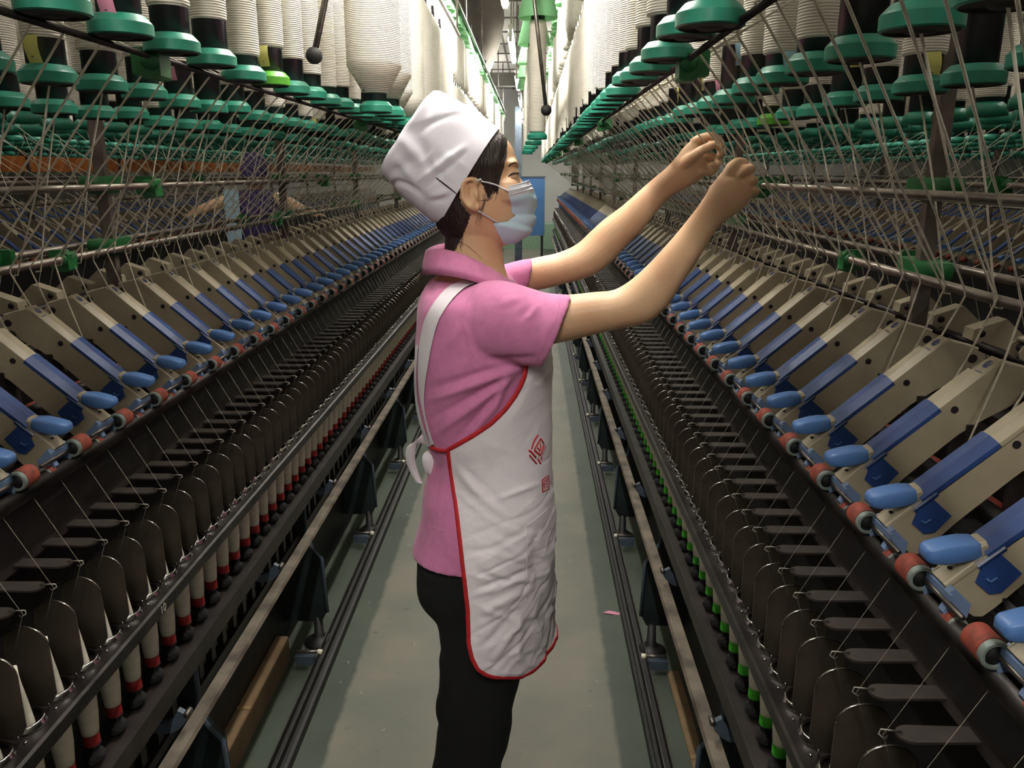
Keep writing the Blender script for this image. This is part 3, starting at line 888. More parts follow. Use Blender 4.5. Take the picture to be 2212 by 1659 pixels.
# ------------------------------------------------------------------ next machines on both sides (seen through the strands)
for s in (-1, 1):
    root = empty('spinning_frame', (XC+s*(1.7+VC), 0, 0)); root.scale.x = s
    tag(root, 'next spinning frame seen through the strands beyond the %s frame' % SIDE[s], 'spinning machine')
    b = MB()
    y = 1.2; k = 0
    while y < YE:
        if k < 60: link('drafting_arm', FAR_ARM_ME, root, (0, y, 0))
        else: b.merge(FAR_ARM, (0, y, 0))
        y += .14; k += 1
    o = b.build('drafting_arms', root); o['kind'] = 'stuff'
    MB().box(.62-VC, .9-VC, 0, YE, .3, 1.06, M_BLACK).build('casing', root)
    MB().prism(uv((.498, .767), (.575, .767), (.575, .786), (.498, .786)), 0, YE, M_DSTEEL).build('ring_rail', root)
    MB().lathe([(.0062, 0), (.0062, YE)], (.61-VC, 0, 1.484), M_ROD, 8, 'y').build('middle_guide_bar', root)
    MB().lathe([(.0075, 0), (.0075, YE)], (.782-VC, 0, 1.342), M_ROD, 8, 'y').build('lower_guide_bar', root)
    MB().lathe([(.0042, 0), (.0042, YE)], (.362-VC, 0, 1.66), M_DSTEEL, 8, 'y').build('top_guide_bar', root)
    pm = MB().box(-.013, .013, -.010, .010, 1.0, 2.2, M_POST).mesh('creel_post')
    for i in range(9): link('creel_post', pm, root, (0, 1.6+i*1.4, 0))
    bb, st = MB(), MB()
    y = 1.0
    while y < YE:
        for ri, u in enumerate((.335, .5, .685)):
            bb.merge(low_bobbin(rnd.choice(EXPO), .028), (XC+s*(1.7+u), y+ri*.04, 1.64-.01*ri))
        X = lambda u_: XC+s*(1.7+u_)
        st.tube([(X(.362), y, 1.664), (X(.776), y+.3, 1.345), (X(.716), y+.3, 1.16)], .0008, M_STRAND, 3)
        st.tube([(X(.5), y, 1.63), (X(.776), y+.2, 1.345), (X(.716), y+.2, 1.16)], .0008, M_STRAND, 3)
        y += .14
    bb_me = {s: bb.mesh('roving_bobbins')}; st_me = {s: st.mesh('roving_strands')}
    tag(link('roving_bobbins', bb_me[s]), 'roving bobbins of the next creel beyond the %s frame' % SIDE[s], 'bobbins', None, 'stuff')
    tag(link('roving_strands', st_me[s]), 'white strands of the next creel beyond the %s frame' % SIDE[s], 'strands', None, 'stuff')

    # one more frame beyond, seen only as shapes
    r3 = empty('spinning_frame', (XC+s*(3.4+VC), 0, 0)); r3.scale.x = s
    tag(r3, 'third spinning frame, a dim shape in the distance behind the next one on the %s' % SIDE[s], 'spinning machine')
    b = MB(); y = 2.0
    while y < YE: b.merge(FAR_ARM, (0, y, 0)); y += .14
    o = b.build('drafting_arms', r3); o['kind'] = 'stuff'
    MB().box(.62-VC, .9-VC, 0, YE, .3, 1.06, M_BLACK).build('casing', r3)
    MB().box(-.3, .3, 1, YE, 2.05, 2.08, M_DSTEEL).build('creel_rail', r3)
    o = link('roving_bobbins', bb_me[s], None, (s*1.7, 0, 0)); tag(o, 'roving bobbins of the third creel beyond the %s frame' % SIDE[s], 'bobbins', None, 'stuff')
    o = link('roving_strands', st_me[s], None, (s*1.7, 0, 0)); tag(o, 'white strands of the third creel beyond the %s frame' % SIDE[s], 'strands', None, 'stuff')

# ------------------------------------------------------------------ the woman at the right frame
YP = 1.56
def proj(p):
    q = Vector(p)-O; d = q.dot(_f)
    return IMG_W/2+F_PX*q.dot(_r)/d, IMG_H/2-F_PX*q.dot(_u)/d
def skin_mat():
    m = mat('skin', 'e0b892', .5, 0, .05, 14, subsurf=.12, bump=.04, bump_scale=160, hex2='d4a582')
    return m
M_SKIN = skin_mat()
M_PINK = mat('pink_pique_cotton', 'dc84b3', .85, 0, .05, 60, bump=.12, bump_scale=420, sheen=.2)
M_WCLOTH = mat('white_cotton', 'f3e9ef', .8, 0, .03, 10, bump=.25, bump_scale=22, sheen=.1)
M_CAPC = mat('white_cap_cotton', 'f6f1fb', .8, 0, .03, 8, bump=.2, bump_scale=14)
M_REDT = mat('red_bias_tape', 'c5242b', .7, 0, .1, 60)
M_TROU = mat('black_trouser_cloth', '0d0d10', .9, 0, .2, 20, bump=.2, bump_scale=20)
M_HAIR = mat('dark_brown_hair', '2a1e19', .45, 0, .3, 60, stretch=(1, 1, .15), bump=.6, bump_scale=260)
M_MASK = mat('pale_blue_mask', 'c6e0f0', .75, 0, .04, 10, bump=.12, bump_scale=60)
M_MASKW = mat('white_mask_edge', 'dcdde6', .75, 0, .03)
M_EYEW = mat('eye_white', 'e2dcd6', .3, 0, 0)
M_IRIS = mat('dark_iris', '140d0a', .15, 0, 0)
M_LIP = mat('brow_brown', '2c201b', .8, 0, 0)
M_SHOE = mat('black_shoe', '15151a', .5, 0, .1)

def loop(c, ax, ay, n=28, e=2.0, egg=0.0):
    """closed ring: centre c, half axes as vectors, superellipse exponent e"""
    out = []
    for i in range(n):
        a = 2*math.pi*i/n; ca, sa = math.cos(a), math.sin(a)
        p = math.copysign(abs(ca)**(2/e), ca); q = math.copysign(abs(sa)**(2/e), sa)
        out.append(c+ax*p+ay*(q*(1-egg*ca)))
    return out
def closed(rows, material, b=None):
    b = b or MB(); b.grid(rows, material, True, True); n = len(rows[0])
    b.add(rows[0], [tuple(range(n))], material, True); b.add(rows[-1], [tuple(range(n))], material, True)
    return b
def densify(keys, n):
    """catmull-rom through tuples of numbers / vectors"""
    out = []; m_ = len(keys)-1
    for i in range(n+1):
        t = i/n*m_; k = min(int(t), m_-1); f = t-k
        p0, p1, p2, p3 = keys[max(k-1, 0)], keys[k], keys[k+1], keys[min(k+2, m_)]
        o = []
        for a, b_, c, d in zip(p0, p1, p2, p3):
            o.append(.5*((2*b_)+(-a+c)*f+(2*a-5*b_+4*c-d)*f*f+(-a+3*b_-3*c+d)*f**3))
        out.append(tuple(o))
    return out
def remesh(b, name, voxel, smooth=6, material=None, fac=.5):
    me = bpy.data.meshes.new('tmp'); me.from_pydata(b.v, [], b.f)
    bm = bmesh.new(); bm.from_mesh(me); bmesh.ops.remove_doubles(bm, verts=bm.verts, dist=1e-6)
    bmesh.ops.recalc_face_normals(bm, faces=bm.faces); bm.to_mesh(me); bm.free()
    o = bpy.data.objects.new('tmp', me); COL.objects.link(o)
    md = o.modifiers.new('r', 'REMESH'); md.mode = 'VOXEL'; md.voxel_size = voxel; md.adaptivity = 0
    if smooth:
        ms = o.modifiers.new('s', 'SMOOTH'); ms.factor = fac; ms.iterations = smooth
    dg = bpy.context.evaluated_depsgraph_get()
    out = bpy.data.meshes.new_from_object(o.evaluated_get(dg)); out.name = name
    bpy.data.objects.remove(o)
    out.materials.clear(); out.materials.append(material)
    for p in out.polygons: p.use_smooth = True; p.material_index = 0
    return out
def bvh_of(me):
    return BVHTree.FromPolygons([v.co.copy() for v in me.vertices], [tuple(p.vertices) for p in me.polygons])
def hit(bvh, px, py, lift=.001, fallback=YP):
    d = ray(px, py).normalized()
    loc, nor, i, dist = bvh.ray_cast(O, d)
    if loc is None:
        q = at(px, py, fallback); loc, nor, i, dist = bvh.find_nearest(q)
    if nor.dot(d) > 0: nor = -nor
    return loc+nor*lift
def tb(tx, ty, bx, by, Y, dep, e=2.1, n=24):
    """limb ring through a top and a bottom point of the photo at distance Y, half depth dep"""
    t, b_ = at(tx, ty, Y), at(bx, by, Y)
    return loop((t+b_)/2, (t-b_)/2, Vector((0, dep, 0)), n, e)
def limb(keys, n, b, e=2.1):
    rows = [tb(*k, e=e) for k in densify(keys, n)]
    return closed(rows, M_SKIN, b)
def finger(b, pts, r0=.0085, r1=.0068):
    P_ = [at(*p) for p in pts]
    ks = densify([tuple(p) for p in P_], 12); n = len(ks)
    rad = [r0+(r1-r0)*i/(n-1) for i in range(n)]; rad[-1] = r1*.55; rad[0] = r0*.9
    b.tube(ks, rad, M_SKIN, 12)
def xring(py, xl, xr, half, Y=YP, e=2.3, egg=0.0, n=36):
    l, r_ = at(xl, py, Y), at(xr, py, Y)
    return loop((l+r_)/2, (r_-l)/2, Vector((0, half, 0)), n, e, egg)

# --- skin: head, neck, arms and hands as one continuous body
B = MB()
head_k = [(268, 985, 1038, .028), (276, 955, 1058, .046), (290, 930, 1084, .062), (315, 911, 1105, .073), (342, 905, 1115, .0765), (356, 905, 1121, .077),
          (370, 905, 1117, .076), (385, 907, 1119, .075), (400, 911, 1127, .073), (430, 920, 1133, .071), (458, 932, 1131, .066), (480, 945, 1126, .060),
          (502, 962, 1116, .052), (520, 982, 1104, .040), (531, 1000, 1092, .024)]
rows = [xring(k[0], k[1], k[2], k[3], e=2.25, egg=.16, n=40) for k in densify(head_k, 40)]
closed(rows, M_SKIN, B)
nose = [(380, 1112, 1121, .006), (392, 1112, 1129, .009), (405, 1112, 1138, .012), (420, 1112, 1146, .017), (430, 1114, 1146, .017), (438, 1116, 1134, .012)]
closed([xring(*k, n=16) for k in densify(nose, 12)], M_SKIN, B)
# brow ridge and cheek of the near and far side
for sg in (-1, 1):
    c = at(1107, 352, YP+sg*.026); closed([loop(c+Vector((0, 0, z)), Vector((.009*r_, 0, 0)), Vector((0, .024*r_, 0)), 14) for z, r_ in ((-.007, .4), (-.004, .9), (0, 1), (.004, .9), (.007, .4))], M_SKIN, B)
    c = at(1096, 412, YP+sg*.040); closed([loop(c+Vector((0, 0, z)), Vector((.026*r_, 0, 0)), Vector((0, .028*r_, 0)), 14) for z, r_ in ((-.026, .3), (-.016, .8), (0, 1), (.016, .8), (.026, .3))], M_SKIN, B)
    # eyelids over the eyeball
    c = at(1107, 377, YP+sg*.031); closed([loop(c+Vector((0, 0, z)), Vector((.013*r_, 0, 0)), Vector((0, .016*r_, 0)), 14) for z, r_ in ((.0002, 1.0), (.004, 1.0), (.009, .8), (.012, .4))], M_SKIN, B)
    closed([loop(c+Vector((0, 0, z)), Vector((.0125*r_, 0, 0)), Vector((0, .015*r_, 0)), 14) for z, r_ in ((-.0115, .4), (-.008, .85), (-.0042, 1.0))], M_SKIN, B)
neck_k = [(455, 985, 1068, .048), (500, 972, 1078, .052), (540, 962, 1085, .055), (575, 950, 1090, .062), (610, 935, 1100, .09), (650, 930, 1110, .11)]
closed([xring(*k, n=30) for k in densify(neck_k, 16)], M_SKIN, B)
# upper chest under the shirt keeps arms and neck one body
closed([xring(py, 935, 1130, h_, e=2.2, n=30) for py, h_ in ((625, .10), (650, .15), (700, .155), (745, .13))], M_SKIN, B)
# ears
for sg in (-1, 1):
    Ye = YP+sg*.080
    def ep(px, py, out=0): return at(1000+(px-1000), py, YP-.080)*1 if sg < 0 else Vector((at(px, py, YP-.080).x, Ye, at(px, py, YP-.080).z))
    pts = [(1031, 400), (1025, 391), (1014, 387), (1004, 393), (999, 408), (1000, 424), (1006, 437), (1015, 446), (1024, 452), (1031, 451), (1032, 443)]
    path = []
    for i, (px, py) in enumerate(pts):
        q = ep(px, py); q.y = YP+sg*(.0855 - (.008 if px > 1022 else 0)); path.append(q)
    B.tube([tuple(q) for q in densify([tuple(q) for q in path], 30)], [.0042]*20+[.0048]*11, M_SKIN, 10)
    path2 = []
    for px, py in ((1012, 400), (1008, 412), (1010, 425), (1017, 436), (1025, 440)):
        q = ep(px, py); q.y = YP+sg*.082; path2.append(tuple(q))
    B.tube(densify(path2, 12), .0030, M_SKIN, 8)
    q = ep(1029, 421); q.y = YP+sg*.079; B.tube([q+Vector((0, 0, .006)), q, q+Vector((0, 0, -.007))], [.003, .0045, .003], M_SKIN, 8)
    c = ep(1017, 419); c.y = YP+sg*.0765
    closed([loop(c+Vector((0, sg*z, 0)), Vector((.014*r_, 0, .004*r_)), Vector((-.004*r_, 0, .026*r_)), 18) for z, r_ in ((-.006, .9), (0, 1), (.0025, .8))], M_SKIN, B)
# near arm (her right)
near_k = [(1085, 632, 1085, 752, 1.430, .046), (1150, 638, 1142, 752, 1.425, .046), (1200, 638, 1195, 742, 1.42, .043), (1240, 636, 1238, 733, 1.415, .040), (1285, 631, 1290, 720, 1.41, .038),
          (1325, 627, 1343, 708, 1.405, .038), (1358, 609, 1397, 696, 1.40, .038), (1392, 580, 1441, 661, 1.39, .037), (1428, 543, 1474, 609, 1.375, .034),
          (1462, 504, 1507, 561, 1.36, .029), (1490, 469, 1537, 512, 1.345, .023), (1510, 443, 1561, 482, 1.335, .020), (1526, 418, 1585, 465, 1.33, .018), (1541, 396, 1607, 450, 1.33, .0165),
          (1560, 379, 1622, 428, 1.332, .014), (1578, 374, 1625, 408, 1.336, .012)]
limb(near_k, 70, B)
finger(B, [(1566, 386, 1.333), (1580, 360, 1.336), (1596, 350, 1.350), (1606, 352, 1.372), (1609, 352, 1.390)], .0088, .0070)
finger(B, [(1584, 390, 1.333), (1606, 370, 1.334), (1620, 364, 1.348), (1622, 366, 1.372), (1616, 362, 1.390)], .0088, .0072)
finger(B, [(1602, 404, 1.333), (1622, 390, 1.336), (1629, 390, 1.355), (1624, 395, 1.378), (1615, 398, 1.384)], .0084, .0068)
finger(B, [(1612, 424, 1.333), (1628, 414, 1.336), (1632, 416, 1.352), (1626, 420, 1.370), (1618, 422, 1.374)], .0074, .0060)
finger(B, [(1538, 418, 1.348), (1556, 396, 1.366), (1574, 374, 1.382), (1594, 356, 1.392), (1604, 350, 1.395)], .0105, .0080)
# far arm (her left)
far_k = [(1085, 577, 1085, 642, 1.70, .045), (1130, 563, 1125, 632, 1.71, .043), (1160, 556, 1160, 627, 1.715, .040), (1205, 546, 1218, 613, 1.72, .039), (1245, 528, 1280, 595, 1.72, .038),
         (1276, 500, 1322, 565, 1.72, .037), (1305, 474, 1351, 534, 1.715, .035), (1345, 444, 1388, 497, 1.705, .032), (1380, 413, 1418, 459, 1.695, .028), (1412, 385, 1444, 430, 1.685, .023),
         (1436, 365, 1469, 414, 1.675, .020), (1458, 342, 1492, 402, 1.668, .018), (1475, 320, 1512, 388, 1.664, .016), (1489, 306, 1526, 376, 1.663, .014), (1500, 302, 1530, 362, 1.665, .011)]
limb(far_k, 64, B)
finger(B, [(1494, 309, 1.665), (1515, 298, 1.662), (1537, 294, 1.655), (1555, 305, 1.650), (1557, 316, 1.645), (1550, 320, 1.642)], .0092, .0070)
finger(B, [(1508, 322, 1.668), (1535, 312, 1.672), (1556, 318, 1.668), (1560, 330, 1.660), (1550, 336, 1.652)], .0090, .0070)
finger(B, [(1515, 340, 1.668), (1536, 338, 1.672), (1551, 345, 1.668), (1548, 357, 1.660), (1533, 356, 1.652)], .0084, .0068)
finger(B, [(1515, 358, 1.666), (1533, 360, 1.670), (1543, 367, 1.664), (1530, 374, 1.655), (1514, 366, 1.648)], .0076, .0062)
finger(B, [(1476, 355, 1.655), (1492, 341, 1.645), (1512, 327, 1.638), (1533, 316, 1.636), (1547, 310, 1.638)], .0115, .0078)
skin_me = remesh(B, 'body', .0024, 5, M_SKIN)
person = empty('person', (at(1040, 1400, YP).x, YP, 0))
tag(person, 'woman in pink polo shirt, white apron, white cap and mask reaching toward right frame', 'person')
PINV = Matrix.Translation(-person.location)
def pchild(name, me):
    me.transform(PINV); o = link(name, me, person); return o
skin_bvh = bvh_of(skin_me)

# --- eyes, brows
eb = MB()
for sg in (-1, 1):
    c = at(1104.5, 378, YP+sg*.030)
    eb.lathe([(.0105*math.sin(a), .0105*math.cos(a)) for a in [math.pi*i/10 for i in range(1, 10)]], c, M_EYEW, 16, 'x')
    eb.lathe([(.0062, .0088), (.005, .0100), (.003, .0106), (.0005, .0109)], c, M_IRIS, 14, 'x')
pchild('eyes', eb.mesh('eyes'))
bb = MB()
def skin_line(b, pts, r_, material, lift=.0006, n=10, ns=5, bv=None):
    ks = densify(pts, n)
    P_ = [hit(bv or skin_bvh, x, y, lift) for x, y in ks]
    m_ = len(P_); rr = [r_*(.35+.65*math.sin(math.pi*min(.9, .12+i/m_))) for i in range(m_)]
    b.tube(P_, rr, material, ns); return P_
for dx in range(2): skin_line(bb, [(1098, 360-dx), (1105, 354-dx*.6), (1113, 352-dx*.4), (1119, 355)], .0012, M_LIP)
pchild('eyebrow', bb.mesh('eyebrow'))
bb = MB()
skin_line(bb, [(1098, 382), (1105, 376), (1112, 374), (1118, 376)], .0019, M_IRIS, .001)
for i in range(6):
    a = hit(skin_bvh, 1108+i*1.8, 374.5, .001); bb.tube([a, a+Vector((.004, -.001, .0008)), a+Vector((.0075, -.001, .003))], [.0005, .0004, .0001], M_IRIS, 4)
skin_line(bb, [(1103, 384), (1109, 386), (1115, 384)], .0006, M_LIP, .0004)
pchild('eyelashes', bb.mesh('eyelashes'))

# --- hair: grown from the scalp inside an outline, plus loose strands
def inpoly(x, y, poly):
    c = False; j = len(poly)-1
    for i in range(len(poly)):
        xi, yi = poly[i]; xj, yj = poly[j]
        if (yi > y) != (yj > y) and x < (xj-xi)*(y-yi)/(yj-yi)+xi: c = not c
        j = i
    return c
def pdist(x, y, poly):
    d = 9; j = len(poly)-1
    for i in range(len(poly)):
        x1, y1 = poly[j]; x2, y2 = poly[i]; L = (x2-x1)**2+(y2-y1)**2
        t = max(0, min(1, ((x-x1)*(x2-x1)+(y-y1)*(y2-y1))/L if L else 0))
        d = min(d, math.hypot(x-x1-t*(x2-x1), y-y1-t*(y2-y1))); j = i
    return d
hair_px = [(1068, 284), (1080, 283), (1092, 293), (1094, 312), (1089, 335), (1084, 362), (1077, 385), (1067, 408), (1056, 430), (1050, 418), (1044, 402), (1036, 388), (1022, 381), (1006, 384), (995, 396),
           (993, 420), (998, 440), (1008, 455), (1016, 464), (1010, 485), (1000, 505), (990, 525), (980, 545), (958, 552), (940, 505), (930, 485), (1000, 375), (1050, 300)]
hp = [(at(x, y, 1.495).x, at(x, y, 1.495).z) for x, y in hair_px]
keep = {}; hv = []; hf = []
for p in skin_me.polygons:
    cs = [skin_me.vertices[i].co for i in p.vertices]
    c = sum(cs, Vector())/len(cs)
    if c.z < 1.33 or c.x > .02: continue
    if inpoly(c.x, c.z, hp):
        f = []
        for i in p.vertices:
            if i not in keep:
                v = skin_me.vertices[i]; d = min(.006, .0008+.45*pdist(v.co.x, v.co.z, hp))
                nz = noise.noise(Vector((v.co.x*160, v.co.y*160, v.co.z*25)))*.0012
                keep[i] = len(hv); hv.append(v.co+v.normal*(d+nz))
            f.append(keep[i])
        hf.append(f)
hb = MB().add(hv, hf, M_HAIR, True)
hr = random.Random(3)
def wisp(pts, r_=.0005, lift=.001):
    skin_line(hb, [(x+hr.uniform(-1.5, 1.5), y+hr.uniform(-1.5, 1.5)) for x, y in pts], r_, M_HAIR, lift, 12, 4)
for i in range(70):
    j = i*.55; wisp([(1086+hr.uniform(-3, 8), 290+j), (1086+hr.uniform(-4, 6), 325+j*.5), (1080+hr.uniform(-5, 5), 365), (1068+hr.uniform(-8, 8), 405+hr.uniform(-8, 14))], .0007)
for i in range(20):
    wisp([(1000+hr.uniform(-12, 8), 460), (992+hr.uniform(-10, 12), 495), (985+hr.uniform(-12, 14), 530+hr.uniform(-10, 12))], .0007)
for o_ in (0, 5, -4):
    wisp([(1062+o_, 400), (1058+o_, 425), (1050+o_, 432), (1040+o_*2, 434)], .0005)
    wisp([(1046+o_, 418), (1044+o_*.5, 440), (1034+o_*.6, 470), (1030+o_, 488)], .0004)
wisp([(1080, 330), (1081, 370), (1074, 410), (1068, 434)], .0005); wisp([(990, 520), (1010, 530), (1028, 545), (1040, 560)], .0004)
pchild('hair', hb.mesh('hair'))

# --- tall white cap
def fold(px, py, a, b_, w_):
    """signed bump across the line a-b in photo coordinates"""
    ax_, ay_ = a; bx_, by_ = b_; L = math.hypot(bx_-ax_, by_-ay_)
    t = ((px-ax_)*(bx_-ax_)+(py-ay_)*(by_-ay_))/L/L
    if t < -.1 or t > 1.1: return 0
    d = ((px-ax_)*(by_-ay_)-(py-ay_)*(bx_-ax_))/L
    e_ = math.exp(-(d/w_)**2)*math.sin(math.pi*max(0, min(1, (t+.1)/1.2)))
    return e_
CAPF = [((900, 392), (1003, 318), 7, .007), ((918, 408), (1003, 332), 5, -.005), ((940, 332), (1002, 374), 4, -.005), ((952, 330), (1010, 366), 5, .004), ((868, 296), (908, 352), 12, .006), ((905, 300), (935, 350), 9, -.004),
        ((908, 355), (940, 328), 6, .004), ((925, 425), (990, 408), 6, .005), ((930, 438), (985, 425), 5, -.004), ((840, 380), (900, 340), 12, -.005), ((850, 340), (900, 395), 9, .004), ((935, 205), (925, 250), 10, -.003)]
cap_k = [((1079, 279), (952, 488), .087), ((1060, 264), (935, 477), .0885), ((1030, 243), (908, 455), .089), ((1000, 223), (878, 428), .089), ((972, 206), (850, 402), .087), ((950, 197), (832, 383), .085)]
rows = []
for (fx, fy, bx, by, w_) in densify([(*a, *b_, w_) for a, b_, w_ in cap_k], 60):
    f_, k_ = at(fx, fy, YP), at(bx, by, YP)
    rows.append(loop((f_+k_)/2, (f_-k_)/2, Vector((0, w_, 0)), 128, 2.35))
ax = (at(886, 283, YP)-at(1015, 383, YP)).normalized()
for i, r_ in enumerate(rows):
    t = i/(len(rows)-1)
    for j, p in enumerate(r_):
        q = Vector((p.x*9, p.y*9, p.z*9))
        d = noise.noise(q)*.009*t*(1.2-t)*1.6+noise.noise(q*2.3+Vector((3, 1, 2)))*.004*t
        # sharp folds
        d += -.007*max(0, 1-abs(noise.noise(q*.9+Vector((7, 0, 0))))/.07)*t
        if p.y < YP:
            px_, py_ = proj(p)
            for a_, b_, w_, h_ in CAPF: d += h_*fold(px_, py_, a_, b_, w_)*min(1, t*4)
        c = sum(r_, Vector())/len(r_); n_ = (p-c).normalized(); rows[i][j] = p+n_*d
last = rows[-1]; c = sum(last, Vector())/len(last)
for k_, push in ((.95, .007), (.85, .009), (.6, .006), (.3, .001), (.05, -.003)):
    rows.append([c+(p-c)*k_+ax*push+ax*noise.noise(p*20)*.004 for p in last])
inner = [[c0+(p-c0)*.965+ax*.0 for p in rows[0]] for c0 in [sum(rows[0], Vector())/128]][0]
inner2 = [p+ax*.05 for p in inner]
cb_ = MB().grid([inner2, inner]+rows, M_CAPC, True, True)
cb_.add(rows[-1], [tuple(range(128))], M_CAPC, True)
cap_me = cb_.mesh('cap'); cap_bvh = bvh_of(cap_me)
pb = MB(); skin_line(pb, [(942, 384), (958, 396), (975, 409), (990, 421)], .0013, M_HOLE, .0014, bv=cap_bvh); pin_me = pb.mesh('hair_pin')
sb = MB(); skin_line(sb, [(886, 283), (930, 316), (975, 350), (1010, 378)], .0006, M_WCLOTH, .0004, 16, bv=cap_bvh)
capo = pchild('cap', cap_me); po = pchild('hair_pin', pin_me)

# --- face mask with ear loops
mk = [((1098, 403), (1142, 390), 0), ((1098, 412), (1147, 399), 0), ((1099, 422), (1152, 410), .001), ((1100, 434), (1156, 427), .002), ((1102, 446), (1158, 445), .001), ((1107, 459), (1158, 461), -.002),
      ((1109, 464), (1157, 470), .002), ((1104, 470), (1156, 482), .001), ((1096, 478), (1153, 491), -.002), ((1066, 482), (1149, 500), .001), ((1070, 493), (1141, 508), .001), ((1076, 505), (1130, 516), 0), ((1085, 524), (1116, 526), 0)]
rows = []
for k_ in densify([(a[0], a[1], f[0], f[1], w_) for a, f, w_ in mk], 48):
    sd = hit(skin_bvh, k_[0], k_[1], .0025); fr = at(k_[2], k_[3], YP)
    r_ = []
    for i in range(33):
        t = (i-16)/16; a = (1-abs(t))*math.pi/2
        x = sd.x+(fr.x-sd.x)*math.sin(a)**.85; y = YP+math.copysign((YP-sd.y)*math.cos(a), t) if t else YP
        z = sd.z+(fr.z-sd.z)*math.sin(a)
        z += noise.noise(Vector((x*40, y*40, z*60)))*.0012
        r_.append(Vector((x+k_[4]+noise.noise(Vector((x*50, y*50, z*90)))*.0018, y, z)))
    rows.append(r_)
nW = 9
m1 = MB().grid(rows[:nW+1], M_MASKW, True).grid(rows[nW:], M_MASK, True)
for r_ in (rows[0], rows[4], rows[7]): m1.tube([p+Vector((.0004, 0, 0)) for p in r_], .0009, M_MASKW, 5)
mo = pchild('face_mask', m1.mesh('face_mask'))
lb = MB()
for pts in ([(1022, 389), (1045, 393), (1072, 401), (1100, 414)], [(1031, 452), (1045, 461), (1060, 471), (1075, 480)]):
    ks = densify(pts, 12); P_ = [hit(skin_bvh, x, y, .0085-.005*i_/12) for i_, (x, y) in enumerate(ks)]
    lb.tube(P_, .0014, M_MASKW, 6); lb.tube([Vector((p.x, 2*YP-p.y, p.z)) for p in P_], .0014, M_MASKW, 6)
lo = pchild('ear_loops', lb.mesh('ear_loops'))

pchild('body', skin_me.copy())

# --- polo shirt
S = MB()
shirt_k = [(600, 938, 1092, .085), (612, 924, 1108, .135), (628, 914, 1122, .165), (655, 908, 1140, .176), (700, 905, 1163, .176), (760, 901, 1178, .170), (820, 900, 1181, .160), (880, 905, 1179, .152), (935, 922, 1176, .146),
           (968, 936, 1175, .145), (1005, 934, 1177, .150), (1045, 920, 1180, .163), (1095, 914, 1181, .174), (1130, 906, 1176, .176), (1150, 899, 1172, .176), (1163, 895, 1170, .176)]
SHK = densify(shirt_k, 60)
rows = [xring(k_[0], k_[1], k_[2], k_[3], e=2.5, n=56) for k_ in SHK]
rows.append([p+(sum(rows[-1], Vector())/56-p)*.06+Vector((0, 0, .004)) for p in rows[-1]])
closed(rows, M_PINK, S)
def sleeve(keys, b):
    ks = densify(keys, 20); rows = [tb(*k_, e=2.2, n=30) for k_ in ks]
    def shrink(r_, f): c = sum(r_, Vector())/len(r_); return [c+(p-c)*f for p in r_]
    rows += [shrink(rows[-1], .88), shrink(rows[-4], .84), shrink(rows[-7], .78)]
    closed(rows, M_PINK, b)
sleeve([(990, 632, 1000, 752, 1.46, .055), (1035, 612, 1035, 770, 1.440, .064), (1080, 607, 1075, 777, 1.428, .068), (1125, 616, 1112, 781, 1.42, .067), (1180, 631, 1145, 785, 1.415, .064), (1233, 638, 1169, 791, 1.41, .060)], S)
sleeve([(1030, 585, 1030, 655, 1.66, .055), (1075, 575, 1070, 648, 1.69, .058), (1115, 564, 1105, 640, 1.705, .056), (1151, 557, 1139, 628, 1.715, .052)], S)
shirt_me = remesh(S, 'polo_shirt', .0042, 5, M_PINK)
# folds: diagonal drag lines from the armpit to the waist, small puckers on the sleeve
shirt_me.update()
nrm = [v.normal.copy() for v in shirt_me.vertices]
FOLDS = [((1135, 790), (925, 866), 9, .010), ((1130, 800), (930, 905), 8, -.007), ((1125, 800), (945, 935), 9, .010), ((1118, 812), (985, 950), 8, -.008), ((1112, 810), (1015, 945), 8, .008), ((1090, 790), (930, 840), 8, -.006),
         ((1100, 800), (1060, 900), 8, .007), ((1160, 772), (1050, 778), 7, -.006), ((1150, 660), (1120, 690), 9, -.004), ((1165, 655), (1140, 690), 7, .005), ((1130, 640), (1080, 660), 8, .004), ((1190, 690), (1160, 760), 10, .004),
         ((940, 1000), (925, 1060), 9, .006), ((955, 1000), (940, 1090), 9, -.005), ((975, 1000), (930, 1110), 10, .006), ((960, 960), (985, 1040), 8, -.004), ((1000, 700), (960, 760), 14, .005), ((930, 600), (925, 640), 10, -.005), ((990, 690), (1010, 760), 5, -.004)]
for v, n_ in zip(shirt_me.vertices, nrm):
    px, py = proj(v.co); d = noise.noise(v.co*14)*.003
    if v.co.y < YP:
        for a, b_, w_, h_ in FOLDS:
            if min(a[1], b_[1])-30 < py < max(a[1], b_[1])+30: d += h_*fold(px, py, a, b_, w_)*.8
    v.co += n_*d
shirt_bvh = bvh_of(shirt_me)
sho = pchild('polo_shirt', shirt_me.copy())
# seams
sm = MB()
for pts in ([(1028, 622), (1010, 650), (1003, 690), (1008, 735), (1022, 770)], [(1212, 636), (1200, 690), (1175, 745), (1155, 786)], [(906, 1128), (930, 1138), (960, 1146), (990, 1152)], [(920, 597), (960, 603), (1010, 606), (1040, 606)]):
    P_ = [hit(shirt_bvh, x, y, -.0002) for x, y in densify(pts, 20)]; sm.tube(P_, .0009, M_PINK, 5)
so = pchild('shirt_seams', sm.mesh('shirt_seams'))
